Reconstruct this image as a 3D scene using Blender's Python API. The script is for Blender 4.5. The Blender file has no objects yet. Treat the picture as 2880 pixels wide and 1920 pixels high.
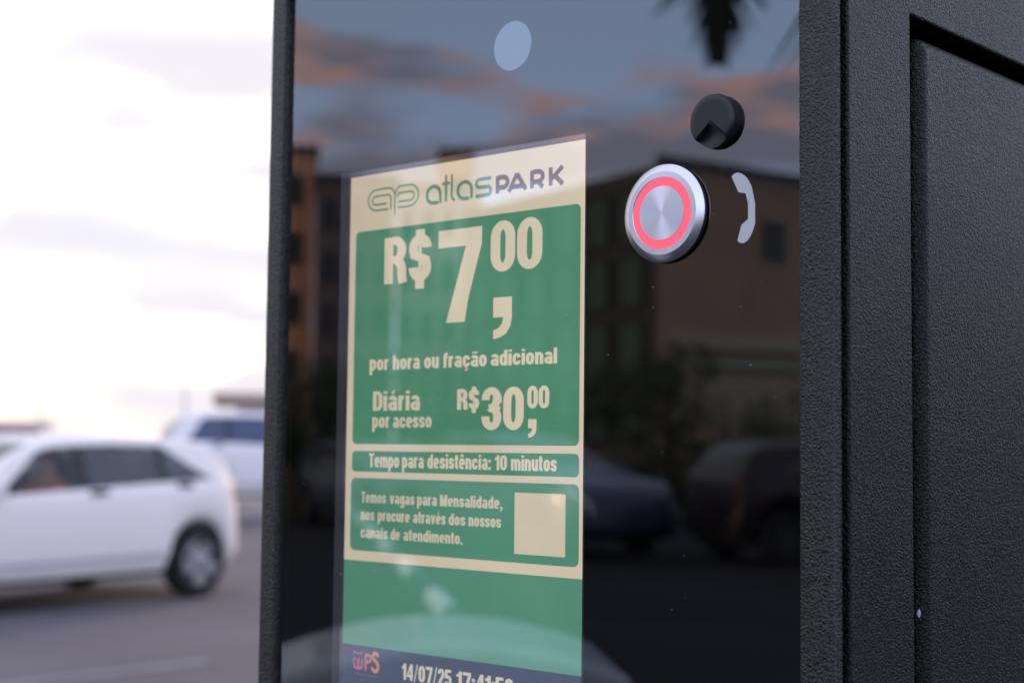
import bpy, bmesh, math, random
from math import sin, cos, pi, radians, sqrt, atan2, floor
from mathutils import Vector, Matrix
random.seed(7)
S = bpy.context.scene
COL = S.collection

# ------------------------------------------------------------------ camera
cam_d = bpy.data.cameras.new('camera'); cam = bpy.data.objects.new('camera', cam_d); COL.objects.link(cam)
cr = Vector((.7405, .67197, .01111)).normalized(); cf = Vector((-.67091, .73816, .07074)).normalized()
cu = cr.cross(cf).normalized()
cam.matrix_world = Matrix(((cr.x, cu.x, -cf.x, .23073), (cr.y, cu.y, -cf.y, -.31147), (cr.z, cu.z, -cf.z, 1.22), (0, 0, 0, 1)))
cam_d.sensor_width = 36; cam_d.lens = 53.58; cam_d.clip_start = .02; cam_d.clip_end = 2000
cam_d.dof.use_dof = True; cam_d.dof.focus_distance = .388; cam_d.dof.aperture_fstop = 14.5
S.camera = cam
# ------------------------------------------------------------------ view
S.view_settings.view_transform = 'Standard'; S.view_settings.look = 'None'
S.view_settings.exposure = 0; S.view_settings.gamma = 1; S.view_settings.use_curve_mapping = False
S.cycles.use_denoising = True
S.cycles.max_bounces = 8; S.cycles.transparent_max_bounces = 12
# ------------------------------------------------------------------ sky
SUN_AZ = Vector((-.45, .89, 0)).normalized(); SUN_EL = radians(8)
GLOW_AZ = Vector((-.80, .60, 0)).normalized()
world = bpy.data.worlds.new('World'); S.world = world; world.use_nodes = True
wt = world.node_tree; wt.nodes.clear()
def wn(t, **k):
    n = wt.nodes.new(t)
    for a, b in k.items(): setattr(n, a, b)
    return n
def wmath(op, a, b=None, clamp=False):
    n = wn('ShaderNodeMath', operation=op, use_clamp=clamp)
    for i, v in enumerate((a, b)):
        if v is None: continue
        if isinstance(v, (int, float)): n.inputs[i].default_value = v
        else: wt.links.new(v, n.inputs[i])
    return n.outputs[0]
def wstep(v, lo, hi):
    n = wn('ShaderNodeMapRange', interpolation_type='SMOOTHSTEP', clamp=True)
    wt.links.new(v, n.inputs[0]); n.inputs[1].default_value = lo; n.inputs[2].default_value = hi
    return n.outputs[0]
def wmix(f, a, b, mode='MIX'):
    n = wn('ShaderNodeMix', data_type='RGBA', blend_type=mode)
    n.clamp_result = False
    for i, v in ((0, f), (6, a), (7, b)):
        if isinstance(v, (int, float)): n.inputs[i].default_value = v
        elif isinstance(v, tuple): n.inputs[i].default_value = (*v, 1)
        else: wt.links.new(v, n.inputs[i])
    return n.outputs[2]
sky = wn('ShaderNodeTexSky', sky_type='NISHITA'); sky.sun_disc = False
sky.sun_elevation = SUN_EL; sky.sun_rotation = math.atan2(SUN_AZ.x, SUN_AZ.y)
tc = wn('ShaderNodeTexCoord'); sep = wn('ShaderNodeSeparateXYZ'); wt.links.new(tc.outputs['Generated'], sep.inputs[0])
dx, dy, dz = sep.outputs
glow = wmath('ADD', wmath('MULTIPLY', dx, GLOW_AZ.x), wmath('MULTIPLY', dy, GLOW_AZ.y))
gmask = wstep(glow, .05, .75)
el = wmath('MAXIMUM', dz, 0.0)
blue = wmix(wstep(el, .02, .55), (1.36, 1.86, 2.95), (.95, 1.12, 1.6))
base = wmix(gmask, blue, wmix(wstep(el, .25, .9), (.985, .97, .995), (.95, .98, 1.08)))
hz = wmath('SUBTRACT', 1.0, wstep(el, .0, .10))
base = wmix(wmath('MULTIPLY', hz, .85), base, (1.0, .90, .865))
nish = wmix(1.0, base, wmix(1.0, sky.outputs[0], (.06, .06, .06), 'MULTIPLY'), 'ADD')
mp = wn('ShaderNodeMapping'); wt.links.new(tc.outputs['Generated'], mp.inputs[0]); mp.inputs['Scale'].default_value = (5.0, 5.0, 19.0)
mp.inputs['Location'].default_value = (2.3, 1.1, .35)
nz = wn('ShaderNodeTexNoise'); wt.links.new(mp.outputs[0], nz.inputs[0]); nz.inputs['Scale'].default_value = 1.0
nz.inputs['Detail'].default_value = 3.5; nz.inputs['Roughness'].default_value = .5
mp2 = wn('ShaderNodeMapping'); wt.links.new(tc.outputs['Generated'], mp2.inputs[0]); mp2.inputs['Scale'].default_value = (8, 8, 26); mp2.inputs['Location'].default_value = (5, 3, 1)
nz2 = wn('ShaderNodeTexNoise'); wt.links.new(mp2.outputs[0], nz2.inputs[0]); nz2.inputs['Scale'].default_value = 1.0; nz2.inputs['Detail'].default_value = 2
# clouds lie mostly low in the sky
band = wmath('SUBTRACT', 1.0, wmath('MULTIPLY', wstep(el, .17, .42), .16))
band2 = wmath('ADD', wmath('SUBTRACT', 1.0, wstep(el, .2, .34)), 0.0)
cv = wmath('ADD', nz.outputs['Fac'], wmath('MULTIPLY', wmath('SUBTRACT', band2, 1.0), .10))
cmask = wmath('MULTIPLY', wstep(cv, .47, .62), wmath('SUBTRACT', 1.0, wmath('MULTIPLY', gmask, .15)))
edge = wmath('MULTIPLY', wstep(cv, .46, .54), wmath('SUBTRACT', 1.0, wstep(cv, .555, .63)))
pinkm = wmath('MULTIPLY', edge, wstep(nz2.outputs['Fac'], .42, .56))
grey = wmix(gmask, (.78, .74, .98), (.84, .825, .92))
pink = wmix(gmask, (2.1, 1.18, 1.05), (1.0, .92, .93))
skyc = wmix(wmath('MULTIPLY', cmask, .9), nish, grey)
skyc = wmix(wmath('MULTIPLY', pinkm, .85), skyc, pink)
veil = wmath('MULTIPLY', gmask, wstep(nz2.outputs['Fac'], .46, .60))
skyc = wmix(wmath('MULTIPLY', veil, .6), skyc, (.865, .85, .945))
bg = wn('ShaderNodeBackground'); wt.links.new(skyc, bg.inputs[0]); bg.inputs[1].default_value = 1.0
wo = wn('ShaderNodeOutputWorld'); wt.links.new(bg.outputs[0], wo.inputs[0])
# ------------------------------------------------------------------ sun
sd = bpy.data.lights.new('sun', 'SUN'); sd.energy = 2.0; sd.angle = radians(6); sd.color = (1, .72, .48)
so = bpy.data.objects.new('sun', sd); COL.objects.link(so)
so.rotation_euler = Vector((SUN_AZ.x*cos(SUN_EL), SUN_AZ.y*cos(SUN_EL), sin(SUN_EL))).to_track_quat('Z', 'Y').to_euler()

# ================================================================== helpers
def lin(r, g, b):
    f = lambda v: (v/255/12.92) if v/255 <= .04045 else ((v/255+.055)/1.055)**2.4
    return (f(r), f(g), f(b))
MATS = {}
def mat(name, col=(.5, .5, .5), rough=.5, metal=0, spec=.5, emit=None, estr=1, noise=None, bump=None, coat=0, trans=0, ior=1.45, aniso=0):
    if name in MATS: return MATS[name]
    m = bpy.data.materials.new(name); m.use_nodes = True; nt = m.node_tree; b = nt.nodes['Principled BSDF']
    b.inputs['Base Color'].default_value = (*col, 1); b.inputs['Roughness'].default_value = rough
    b.inputs['Metallic'].default_value = metal; b.inputs['Specular IOR Level'].default_value = spec; b.inputs['Specular Tint'].default_value = (1, .95, .86, 1)
    b.inputs['Coat Weight'].default_value = coat; b.inputs['Transmission Weight'].default_value = trans; b.inputs['IOR'].default_value = ior
    if emit: b.inputs['Emission Color'].default_value = (*emit, 1); b.inputs['Emission Strength'].default_value = estr
    t = nt.nodes.new('ShaderNodeTexCoord')
    if noise:   # (scale, amount, detail): multiplies the colour by a slow variation
        n = nt.nodes.new('ShaderNodeTexNoise'); n.inputs['Scale'].default_value = noise[0]; n.inputs['Detail'].default_value = noise[2]
        nt.links.new(t.outputs['Object'], n.inputs[0])
        r = nt.nodes.new('ShaderNodeMapRange'); r.inputs[1].default_value = .3; r.inputs[2].default_value = .7
        r.inputs[3].default_value = 1-noise[1]; r.inputs[4].default_value = 1+noise[1]; nt.links.new(n.outputs['Fac'], r.inputs[0])
        mx = nt.nodes.new('ShaderNodeMix'); mx.data_type = 'RGBA'; mx.blend_type = 'MULTIPLY'; mx.inputs[0].default_value = 1
        mx.inputs[6].default_value = (*col, 1); nt.links.new(r.outputs[0], mx.inputs[7]); nt.links.new(mx.outputs[2], b.inputs['Base Color'])
    if bump:    # (scale, distance, strength)
        n = nt.nodes.new('ShaderNodeTexNoise'); n.inputs['Scale'].default_value = bump[0]; n.inputs['Detail'].default_value = bump[3] if len(bump) > 3 else 2
        nt.links.new(t.outputs['Object'], n.inputs[0])
        u = nt.nodes.new('ShaderNodeBump'); u.inputs['Distance'].default_value = bump[1]; u.inputs['Strength'].default_value = bump[2]
        nt.links.new(n.outputs['Fac'], u.inputs['Height']); nt.links.new(u.outputs[0], b.inputs['Normal'])
    MATS[name] = m
    return m
def emat(name, col, s=1.0):
    if name in MATS: return MATS[name]
    m = bpy.data.materials.new(name); m.use_nodes = True; nt = m.node_tree; nt.nodes.clear()
    e = nt.nodes.new('ShaderNodeEmission'); e.inputs[0].default_value = (*col, 1)
    tc_ = nt.nodes.new('ShaderNodeTexCoord'); sp = nt.nodes.new('ShaderNodeSeparateXYZ'); nt.links.new(tc_.outputs['Object'], sp.inputs[0])
    n = nt.nodes.new('ShaderNodeTexNoise'); n.inputs['Scale'].default_value = 28; n.inputs['Detail'].default_value = 2; nt.links.new(tc_.outputs['Object'], n.inputs[0])
    m1 = nt.nodes.new('ShaderNodeMapRange'); m1.inputs[1].default_value = .3; m1.inputs[2].default_value = .7; m1.inputs[3].default_value = .93*s; m1.inputs[4].default_value = 1.06*s; nt.links.new(n.outputs['Fac'], m1.inputs[0])
    m2 = nt.nodes.new('ShaderNodeMapRange'); m2.inputs[1].default_value = -.121; m2.inputs[2].default_value = -.027; m2.inputs[3].default_value = .90; m2.inputs[4].default_value = 1.04; nt.links.new(sp.outputs[0], m2.inputs[0])
    mm = nt.nodes.new('ShaderNodeMath'); mm.operation = 'MULTIPLY'; nt.links.new(m1.outputs[0], mm.inputs[0]); nt.links.new(m2.outputs[0], mm.inputs[1]); nt.links.new(mm.outputs[0], e.inputs[1])
    o = nt.nodes.new('ShaderNodeOutputMaterial'); nt.links.new(e.outputs[0], o.inputs[0]); MATS[name] = m
    return m
def tag(o, label=None, cat=None, group=None, kind=None):
    if label: o['label'] = label
    if cat: o['category'] = cat
    if group: o['group'] = group
    if kind: o['kind'] = kind
    return o
def empty(name, loc=(0, 0, 0), rz=0):
    o = bpy.data.objects.new(name, None); o.location = loc; o.rotation_euler = (0, 0, rz); o.empty_display_size = .1; COL.objects.link(o); return o
def link(name, me, parent=None, loc=None, rz=None):
    o = bpy.data.objects.new(name, me); COL.objects.link(o)
    if parent: o.parent = parent
    if loc: o.location = loc
    if rz is not None: o.rotation_euler = (0, 0, rz)
    return o
def mesh(name, verts, faces, m, parent=None, smooth=False, **k):
    me = bpy.data.meshes.new(name); me.from_pydata([tuple(v) for v in verts], [], faces)
    me.materials.append(m)
    if smooth: me.polygons.foreach_set('use_smooth', [True]*len(me.polygons))
    me.update(); return link(name, me, parent, **k)
class MB:
    def __init__(s): s.v = []; s.f = []
    def box(s, x0, x1, y0, y1, z0, z1, M=None):
        b = len(s.v); p = [(x, y, z) for z in (z0, z1) for y in (y0, y1) for x in (x0, x1)]
        s.v += [tuple(M @ Vector(q)) for q in p] if M else p
        s.f += [tuple(b+i for i in q) for q in ((0, 2, 3, 1), (4, 5, 7, 6), (0, 1, 5, 4), (2, 6, 7, 3), (0, 4, 6, 2), (1, 3, 7, 5))]
        return s
    def grid(s, fn, nu, nv, flip=False):
        b = len(s.v)
        for i in range(nu+1):
            for j in range(nv+1): s.v.append(tuple(fn(i/nu, j/nv)))
        for i in range(nu):
            for j in range(nv):
                q = (b+i*(nv+1)+j, b+(i+1)*(nv+1)+j, b+(i+1)*(nv+1)+j+1, b+i*(nv+1)+j+1)
                s.f.append(q[::-1] if flip else q)
        return s
    def tube(s, pts, rads, n=8, cap=True):
        b = len(s.v); pts = [Vector(p) for p in pts]
        for i, p in enumerate(pts):
            t = (pts[min(i+1, len(pts)-1)]-pts[max(i-1, 0)]).normalized()
            a = t.cross(Vector((0, 0, 1)) if abs(t.z) < .9 else Vector((1, 0, 0))).normalized(); c = t.cross(a)
            for k in range(n):
                w = 2*pi*k/n; s.v.append(tuple(p+(a*cos(w)+c*sin(w))*rads[i]))
        for i in range(len(pts)-1):
            for k in range(n): s.f.append((b+i*n+k, b+i*n+(k+1) % n, b+(i+1)*n+(k+1) % n, b+(i+1)*n+k))
        if cap: s.f.append(tuple(b+k for k in range(n))[::-1]); s.f.append(tuple(b+(len(pts)-1)*n+k for k in range(n)))
        return s
    def lathe(s, prof, n=64, M=None, cap=True):
        b = len(s.v)
        for r, h in prof:
            for k in range(n):
                w = 2*pi*k/n; q = Vector((r*cos(w), r*sin(w), h)); s.v.append(tuple(M @ q) if M else tuple(q))
        for i in range(len(prof)-1):
            for k in range(n): s.f.append((b+i*n+k, b+i*n+(k+1) % n, b+(i+1)*n+(k+1) % n, b+(i+1)*n+k))
        if cap: s.f.append(tuple(b+(len(prof)-1)*n+k for k in range(n)))
        return s
    def build(s, name, m, parent=None, smooth=False, bevel=None, seg=2, **k):
        o = mesh(name, s.v, s.f, m, parent, smooth, **k)
        if bevel:
            md = o.modifiers.new('bevel', 'BEVEL'); md.width = bevel; md.segments = seg; md.limit_method = 'ANGLE'; md.angle_limit = radians(35); md.harden_normals = False
        return o

# ================================================================== ground
road_m = mat('worn_asphalt', (.112, .100, .110), .93, spec=.2, noise=(.55, .16, 6), bump=(60, .01, .5))
lot_m = mat('dark_asphalt', (.030, .030, .033), .95, spec=.15, noise=(.8, .25, 6), bump=(60, .01, .6))
mesh('ground', [(-700, -700, -.02), (700, -700, -.02), (700, 700, -.02), (-700, 700, -.02)], [(0, 1, 2, 3)], mat('dry_earth', (.12, .10, .085), .95, noise=(.2, .3, 5)))['kind'] = 'structure'
mesh('road', [(-20.2, 1.6, 0), (40, 1.6, 0), (40, 120, 0), (-20.2, 120, 0)], [(0, 1, 2, 3)], road_m)['kind'] = 'structure'
mesh('parking_lot', [(-60, -60, -.004), (60, -60, -.004), (60, 1.6, -.004), (-60, 1.6, -.004)], [(0, 1, 2, 3)], lot_m)['kind'] = 'structure'
paint = mat('faded_road_paint', (.17, .165, .185), .85, noise=(3, .2, 5))
def line(x0, y0, x1, y1, w, name='road_marking'):
    d = Vector((x1-x0, y1-y0, 0)).normalized(); n = Vector((-d.y, d.x, 0))*w/2; z = Vector((0, 0, .004))
    a = Vector((x0, y0, 0)); b = Vector((x1, y1, 0))
    mesh(name, [a-n+z, b-n+z, b+n+z, a+n+z], [(0, 1, 2, 3)], paint)['kind'] = 'structure'
line(-6.9, 2.2, -6.95, 5.05, .13)
line(-5.0, 3.7, -7.0, 8.1, .10)
line(-14.6, 2.0, -14.6, 60, .12)
# raised kerb on the far side of the road
kb = MB().box(-20.9, -20.3, 1.6, 70, 0, .30)
kb.build('kerb', mat('beige_concrete', (.36, .31, .28), .9, noise=(1.2, .18, 4)), bevel=.02)['kind'] = 'structure'
MB().box(-20.29, -19.7, 1.6, 70, 0, .02).build('gutter', mat('gutter', (.055, .05, .052), .9))['kind'] = 'structure'

# ================================================================== stroke lettering (condensed bold)
AX, AY, XH = .125, .085, .76   # half stroke widths, x-height
def stad(w, y0, y1, t0, t1, ry=None, ax=AX, ay=AY):
    rx = w/2-ax; H = y1-y0-2*ay; ry = min(ry or .22, H/2)
    yt, yb = y1-ay-ry, y0+ay+ry; pts = []; n = max(4, int(abs(t1-t0)/11)); prev = None
    for i in range(n+1):
        t = t0+(t1-t0)*i/n; m = t % 360; top = (m < 180) if (0 < m % 180) else None
        if top is None:
            before = ((t - (t1-t0)/n*.5) % 360) < 180; after = ((t + (t1-t0)/n*.5) % 360) < 180
            ys = []
            if i > 0: ys.append(yt if before else yb)
            if i < n: ys.append(yt if after else yb)
            for y in dict.fromkeys(ys): pts.append((w/2+rx*cos(radians(t)), y+ry*sin(radians(t))))
        else: pts.append((w/2+rx*cos(radians(t)), (yt if top else yb)+ry*sin(radians(t))))
    return pts
def glyph(ch):
    """-> (advance width, strokes); stroke = ('s', pts, closed) or ('p', polygon)"""
    a, b = AX, AY; Wn = .60; R = Wn-a; X = XH
    s = lambda *p: ('s', list(p), False)
    full = lambda w, y0, y1, ry=None: ('s', (lambda q: q+[q[0], (q[0][0], q[0][1]+.02)])(stad(w, y0, y1, 0, 360, ry)), False)
    P = lambda pts: ('s', pts, False)
    box = lambda x0, y0, x1, y1: ('p', [(x0, y0), (x1, y0), (x1, y1), (x0, y1)])
    ac = lambda y: ('p', [(.22, y), (.32, y), (.46, y+.19), (.27, y+.19)])
    A = [s((R, 0), (R, X-b-.2)), P(stad(Wn, 0, X, 160, 0, .17)), P([(R, .375), (R-.15, .375)]+stad(Wn, 0, .46, 110, 300, .13)+[(R, .16)])]
    E = [P([(R-.01, .37), (a, .37)]), P([(R, .32)]+stad(Wn, 0, X, 0, 180, .2)+stad(Wn, 0, X, 180, 322, .2))]
    Cc = [P([(R, .48)]+stad(Wn, 0, X, 0, 180, .2)+stad(Wn, 0, X, 180, 360, .2)+[(R, .28)])]
    def Scurve(w, H, ry, cut):
        r_ = w-a
        return P([(r_, H-cut)]+stad(w, H*.4, H, 0, 180, ry)+[(a, H-b-ry-.02), (a+.03, H*.56), (w*.5, H*.5), (r_-.03, H*.44), (r_, b+ry+.02)]+stad(w, 0, H*.6, 360, 180, ry)+[(a, cut)])
    G = {
     'o': (Wn, [full(Wn, 0, X)]), 'O': (.64, [full(.64, 0, 1)]), '0': (.635, [full(.635, 0, 1, .24)]),
     'n': (Wn, [s((a, 0), (a, X)), P([(a, X-.27)]+stad(Wn, 0, X, 150, 0, .18)+[(R, 0)])]),
     'h': (Wn, [s((a, 0), (a, 1)), P([(a, X-.27)]+stad(Wn, 0, X, 150, 0, .18)+[(R, 0)])]),
     'm': (.94, [s((a, 0), (a, X)), P([(a, X-.27)]+stad(.595, 0, X, 150, 0, .18)+[(.47, 0)]), P([(x+.345, y) for x, y in [(a, X-.27)]+stad(.595, 0, X, 150, 0, .18)+[(.47, 0)]])]),
     'r': (.42, [s((a, 0), (a, X)), P([(a, .42)]+[(x, y) for x, y in stad(.66, 0, X, 170, 75, .2)])]),
     'u': (Wn, [s((R, 0), (R, X)), P([(a, X)]+stad(Wn, 0, X, 180, 350, .18))]),
     'p': (Wn, [full(Wn, 0, X), s((a, -.3), (a, X))]), 'd': (Wn, [full(Wn, 0, X), s((R, 0), (R, 1))]), 'b': (Wn, [full(Wn, 0, X), s((a, 0), (a, 1))]),
     'a': (Wn, A), 'e': (Wn, E), 'c': (Wn, Cc),
     's': (.56, [Scurve(.56, X, .13, .24)]), 'S': (.62, [Scurve(.62, 1, .2, .3)]),
     'i': (.25, [s((a, 0), (a, X)), box(0, .86, .25, 1.0)]), 'l': (.25, [s((a, 0), (a, 1))]),
     't': (.38, [P([(.17, .97), (.17, .2), (.2, .11), (.27, b), (.37, b)]), box(0, X-.14, .38, X)]),
     'f': (.38, [P([(.15, 0), (.15, .8), (.19, .9), (.27, 1-b), (.38, 1-b)]), box(0, X-.14, .38, X)]),
     'v': (.58, [('p', [(0, X), (.24, X), (.30, .24), (.34, X), (.58, X), (.41, 0), (.17, 0)][0:3]+[(.41, 0), (.17, 0)][:0]+[(.41, 0), (.17, 0)][1:2]), ('p', [(.58, X), (.34, X), (.28, .24), (.17, 0), (.41, 0)])]),
     'g': (Wn, [full(Wn, 0, X), P([(R, X), (R, -.12)]+[(Wn/2+(Wn/2-a)*cos(radians(t)), -.12+.11*sin(radians(t))) for t in range(0, -181, -20)])]),
     'T': (.62, [s((.31, 0), (.31, 1)), box(0, .83, .62, 1)]),
     'D': (.64, [s((a, 0), (a, 1)), P([(a, 1-b), (.3, 1-b)]+stad(.64, 0, 1, 75, 0, .24)+stad(.64, 0, 1, 360, 285, .24)+[(.3, b), (a, b)])]),
     'M': (.86, [s((a, 0), (a, 1)), s((.86-a, 0), (.86-a, 1)), ('p', [(.02, 1), (.30, 1), (.53, 0), (.34, 0)]), ('p', [(.84, 1), (.56, 1), (.33, 0), (.52, 0)])]),
     'R': (.66, [s((a, 0), (a, 1)), P([(a, 1-b), (.36, 1-b)]+stad(.62, .42, 1, 60, 0, .2)+stad(.62, .42, 1, 360, 300, .2)+[(.36, .42+b), (a, .42+b)]), P([(.36, .47), (.46, .42), (.50, .33), (.51, .12), (.54, 0)])]),
     '$': (.62, [Scurve(.62, 1, .2, .3), s((.31, -.16), (.31, .06)), s((.31, .94), (.31, 1.1)), ('p', [(.27, 0), (.35, 0), (.35, 1), (.27, 1)])]),
     '7': (.65, [('p', [(0, 1), (.65, 1), (.65, .81), (0, .81)]), ('p', [(.65, .82), (.42, .82), (.13, 0), (.41, 0), (.46, .24), (.55, .52)])]),
     '3': (.62, [P([(a, .70)]+stad(.62, .44, 1, 180, 0, .2)+stad(.60, .44, 1, 360, 300, .2)+[(.40, .535), (.24, .535)]), P([(.24, .50), (.40, .50)]+stad(.62, 0, .58, 70, 0, .2)+stad(.62, 0, .58, 360, 180, .2)+[(a, .32)])]),
     '1': (.44, [s((.44-a, 0), (.44-a, 1)), ('p', [(0, .66), (.26, .70), (.26, .98), (.22, 1), (.19, .88), (0, .80)])]),
     '4': (.64, [s((.46, 0), (.46, 1)), ('p', [(0, .2), (.64, .2), (.64, .35), (0, .35)]), ('p', [(0, .33), (.18, .33), (.40, .86), (.40, 1), (.34, 1)])]),
     '2': (.62, [P([(a, .68)]+stad(.62, .3, 1, 180, 0, .2)+[(.47, .58), (.36, .42), (.22, .26), (.15, .1)]), box(.03, 0, .60, .17)]),
     '5': (.62, [box(.05, .83, .58, 1), P([(.12, .96), (.10, .48)]), P([(.12, .5), (.2, .58)]+stad(.62, 0, .66, 110, 0, .2)+stad(.62, 0, .66, 360, 180, .2)+[(a, .3)])]),
     '/': (.40, [('p', [(0, -.04), (.11, -.04), (.40, 1.04), (.29, 1.04)])]),
     ':': (.25, [box(0, 0, .25, .18), box(0, .5, .25, .68)]), '.': (.25, [box(0, 0, .25, .18)]),
     ',': (.27, [('p', [(0, .2), (.27, .2), (.27, .02), (.24, -.09), (.17, -.17), (.02, -.22), (.02, -.13), (.11, -.08), (.14, 0), (0, 0)])]),
     ' ': (.17, []),
    }
    acc = {'ã': ('a', [('p', [(.08, .87), (.16, .98), (.24, 1.0), (.36, .93), (.42, .94), (.46, 1.0), (.56, .97), (.48, .86), (.40, .83), (.26, .90), (.20, .90), (.16, .85)])]),
           'á': ('a', [ac(.83)]), 'é': ('e', [ac(.83)]), 'ê': ('e', [('p', [(.08, .84), (.22, .84), (.30, .93), (.30, 1.04), (.22, 1.04)]), ('p', [(.30, .93), (.38, .84), (.52, .84), (.38, 1.04), (.30, 1.04)])]),
           'ç': ('c', [('p', [(.26, .02), (.36, .02), (.34, -.05), (.44, -.10), (.43, -.20), (.30, -.26), (.16, -.24), (.16, -.17), (.28, -.18), (.32, -.14), (.24, -.08)])])}
    if ch in acc: w, st_ = G[acc[ch][0]]; return w, st_+acc[ch][1]
    return G[ch]
def stroke_mesh(V, F, pts, hx, hy, tr, closed=False):
    q = []
    for p in pts:
        if not q or abs(p[0]-q[-1][0])+abs(p[1]-q[-1][1]) > 1e-4: q.append(p)
    n = len(q)
    if n < 2: return
    b = len(V)
    for i in range(n):
        def dirn(i0, i1):
            d = Vector((q[i1][0]-q[i0][0], q[i1][1]-q[i0][1])); return d.normalized()
        if closed: d0, d1 = dirn((i-1) % n, i), dirn(i, (i+1) % n)
        else: d0 = dirn(max(i-1, 0), max(i-1, 0)+1); d1 = dirn(min(i, n-2), min(i, n-2)+1)
        t = (d0+d1); t = t.normalized() if t.length > .1 else d1
        k = 1/max(.6, t.dot(d1)); nx, ny = -t.y, t.x
        V.append(tr(q[i][0]+nx*hx*k, q[i][1]+ny*hy*k)); V.append(tr(q[i][0]-nx*hx*k, q[i][1]-ny*hy*k))
    for i in range(n-1 if not closed else n):
        j = (i+1) % n; F.append((b+2*i, b+2*i+1, b+2*j+1, b+2*j))
SY = [0.0]
def text(name, s, x0, z0, h, w, m, parent, Y, gap=.07, wx=1.0):
    """lettering of cap height h, fitted to width w (mm) with its left foot at (x0, z0)"""
    adv = []; x = 0
    for ch in s:
        gw, st_ = glyph(ch); adv.append((x, gw, st_)); x += gw+(gap if ch != ' ' else .06)
    tot = x-gap; kx = w/tot/h
    V = []; F = []; k = 0
    for ox, gw, st_ in adv:
        for stv in st_:
            k += 1; yy = Y-.000004*(k % 4)
            tr = lambda px, pz: ((x0+(ox+px)*kx*h)/1000, yy, (z0+pz*h-230)/1000)
            if stv[0] == 's': stroke_mesh(V, F, stv[1], AX*wx, AY, tr)
            else:
                b = len(V); V += [tr(*p) for p in stv[1]]; F.append(tuple(range(b, b+len(stv[1]))))
    return mesh(name, V, F, m, parent)
def rpath(name, strokes, hw, m, parent, Y, closed=False, cap=True):
    """round-ended strokes given in mm"""
    V = []; F = []
    for k, pts in enumerate(strokes):
        h = hw[k] if isinstance(hw, (list, tuple)) else hw
        yy = Y-.000004*(k % 4); tr = lambda px, pz: (px/1000, yy, (pz-230)/1000)
        stroke_mesh(V, F, pts, h, h, tr, closed)
        if cap and not closed:
            for (p, yo) in ((pts[0], 1.5e-5), (pts[-1], 1.8e-5)):
                b = len(V); V += [(v[0], yy-yo, v[2]) for v in [tr(p[0]+h*cos(2*pi*i/12), p[1]+h*sin(2*pi*i/12)) for i in range(12)]]; F.append(tuple(range(b, b+12)))
    return mesh(name, V, F, m, parent)
def arcp(cx, cz, rx, rz, a0, a1, n=10): return [(cx+rx*cos(radians(a0+(a1-a0)*i/n)), cz+rz*sin(radians(a0+(a1-a0)*i/n))) for i in range(n+1)]
def rrect(x0, x1, z0, z1, r, Y, corners=(1, 1, 1, 1)):
    pts = []
    for (cx, cz, a, c) in ((x1-r, z1-r, 0, corners[0]), (x0+r, z1-r, 90, corners[1]), (x0+r, z0+r, 180, corners[2]), (x1-r, z0+r, 270, corners[3])):
        if c: pts += arcp(cx, cz, r, r, a, a+90, 8)
        else: pts.append({0: (x1, z1), 90: (x0, z1), 180: (x0, z0), 270: (x1, z0)}[a])
    return [(x/1000, Y, (z-230)/1000) for x, z in pts]
def panel(name, x0, x1, z0, z1, r, Y, m, parent, corners=(1, 1, 1, 1)):
    v = rrect(x0, x1, z0, z1, r, Y, corners); return mesh(name, v, [tuple(range(len(v)))], m, parent)

# ================================================================== parking terminal
term = empty('parking_terminal', (0, 0, 0))
tag(term, 'black parking ticket terminal with glossy glass, a lit price screen and a red ringed button', 'parking terminal')
def powder_mat(name='textured_black_paint', spec=.27, base=.003, dist=.00032):
    m = bpy.data.materials.new(name); m.use_nodes = True; nt = m.node_tree; b = nt.nodes['Principled BSDF']
    b.inputs['Base Color'].default_value = (base, base, base*1.12, 1); b.inputs['Roughness'].default_value = .30; b.inputs['Specular IOR Level'].default_value = spec; b.inputs['Specular Tint'].default_value = (1, .95, .86, 1)
    t = nt.nodes.new('ShaderNodeTexCoord')
    v = nt.nodes.new('ShaderNodeTexNoise'); v.inputs['Scale'].default_value = 1600; v.inputs['Detail'].default_value = 1.6; v.inputs['Distortion'].default_value = .5
    nt.links.new(t.outputs['Object'], v.inputs[0])
    r = nt.nodes.new('ShaderNodeValToRGB'); r.color_ramp.elements[0].position = .40; r.color_ramp.elements[1].position = .62
    nt.links.new(v.outputs['Fac'], r.inputs[0])
    u = nt.nodes.new('ShaderNodeBump'); u.inputs['Distance'].default_value = dist; u.inputs['Strength'].default_value = .8
    nt.links.new(r.outputs[0], u.inputs['Height']); nt.links.new(u.outputs[0], b.inputs['Normal'])
    n2 = nt.nodes.new('ShaderNodeTexNoise'); n2.inputs['Scale'].default_value = 30; n2.inputs['Detail'].default_value = 5; nt.links.new(t.outputs['Object'], n2.inputs[0])
    mr = nt.nodes.new('ShaderNodeMapRange'); mr.inputs[3].default_value = .26; mr.inputs[4].default_value = .38; nt.links.new(n2.outputs['Fac'], mr.inputs[0]); nt.links.new(mr.outputs[0], b.inputs['Roughness'])
    return m
powder = powder_mat()
powder_rim = powder_mat('textured_rim_paint', .68, .006, .00034)
XL, XR, YF, YB = -.1588, .0518, .0015, .36
ZB, ZG0, ZG1, ZT = .62, 1.06, 1.3652, 1.377
YD0, YD1, ZD0, ZD1 = .0323, .30, .70, 1.3297
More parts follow.
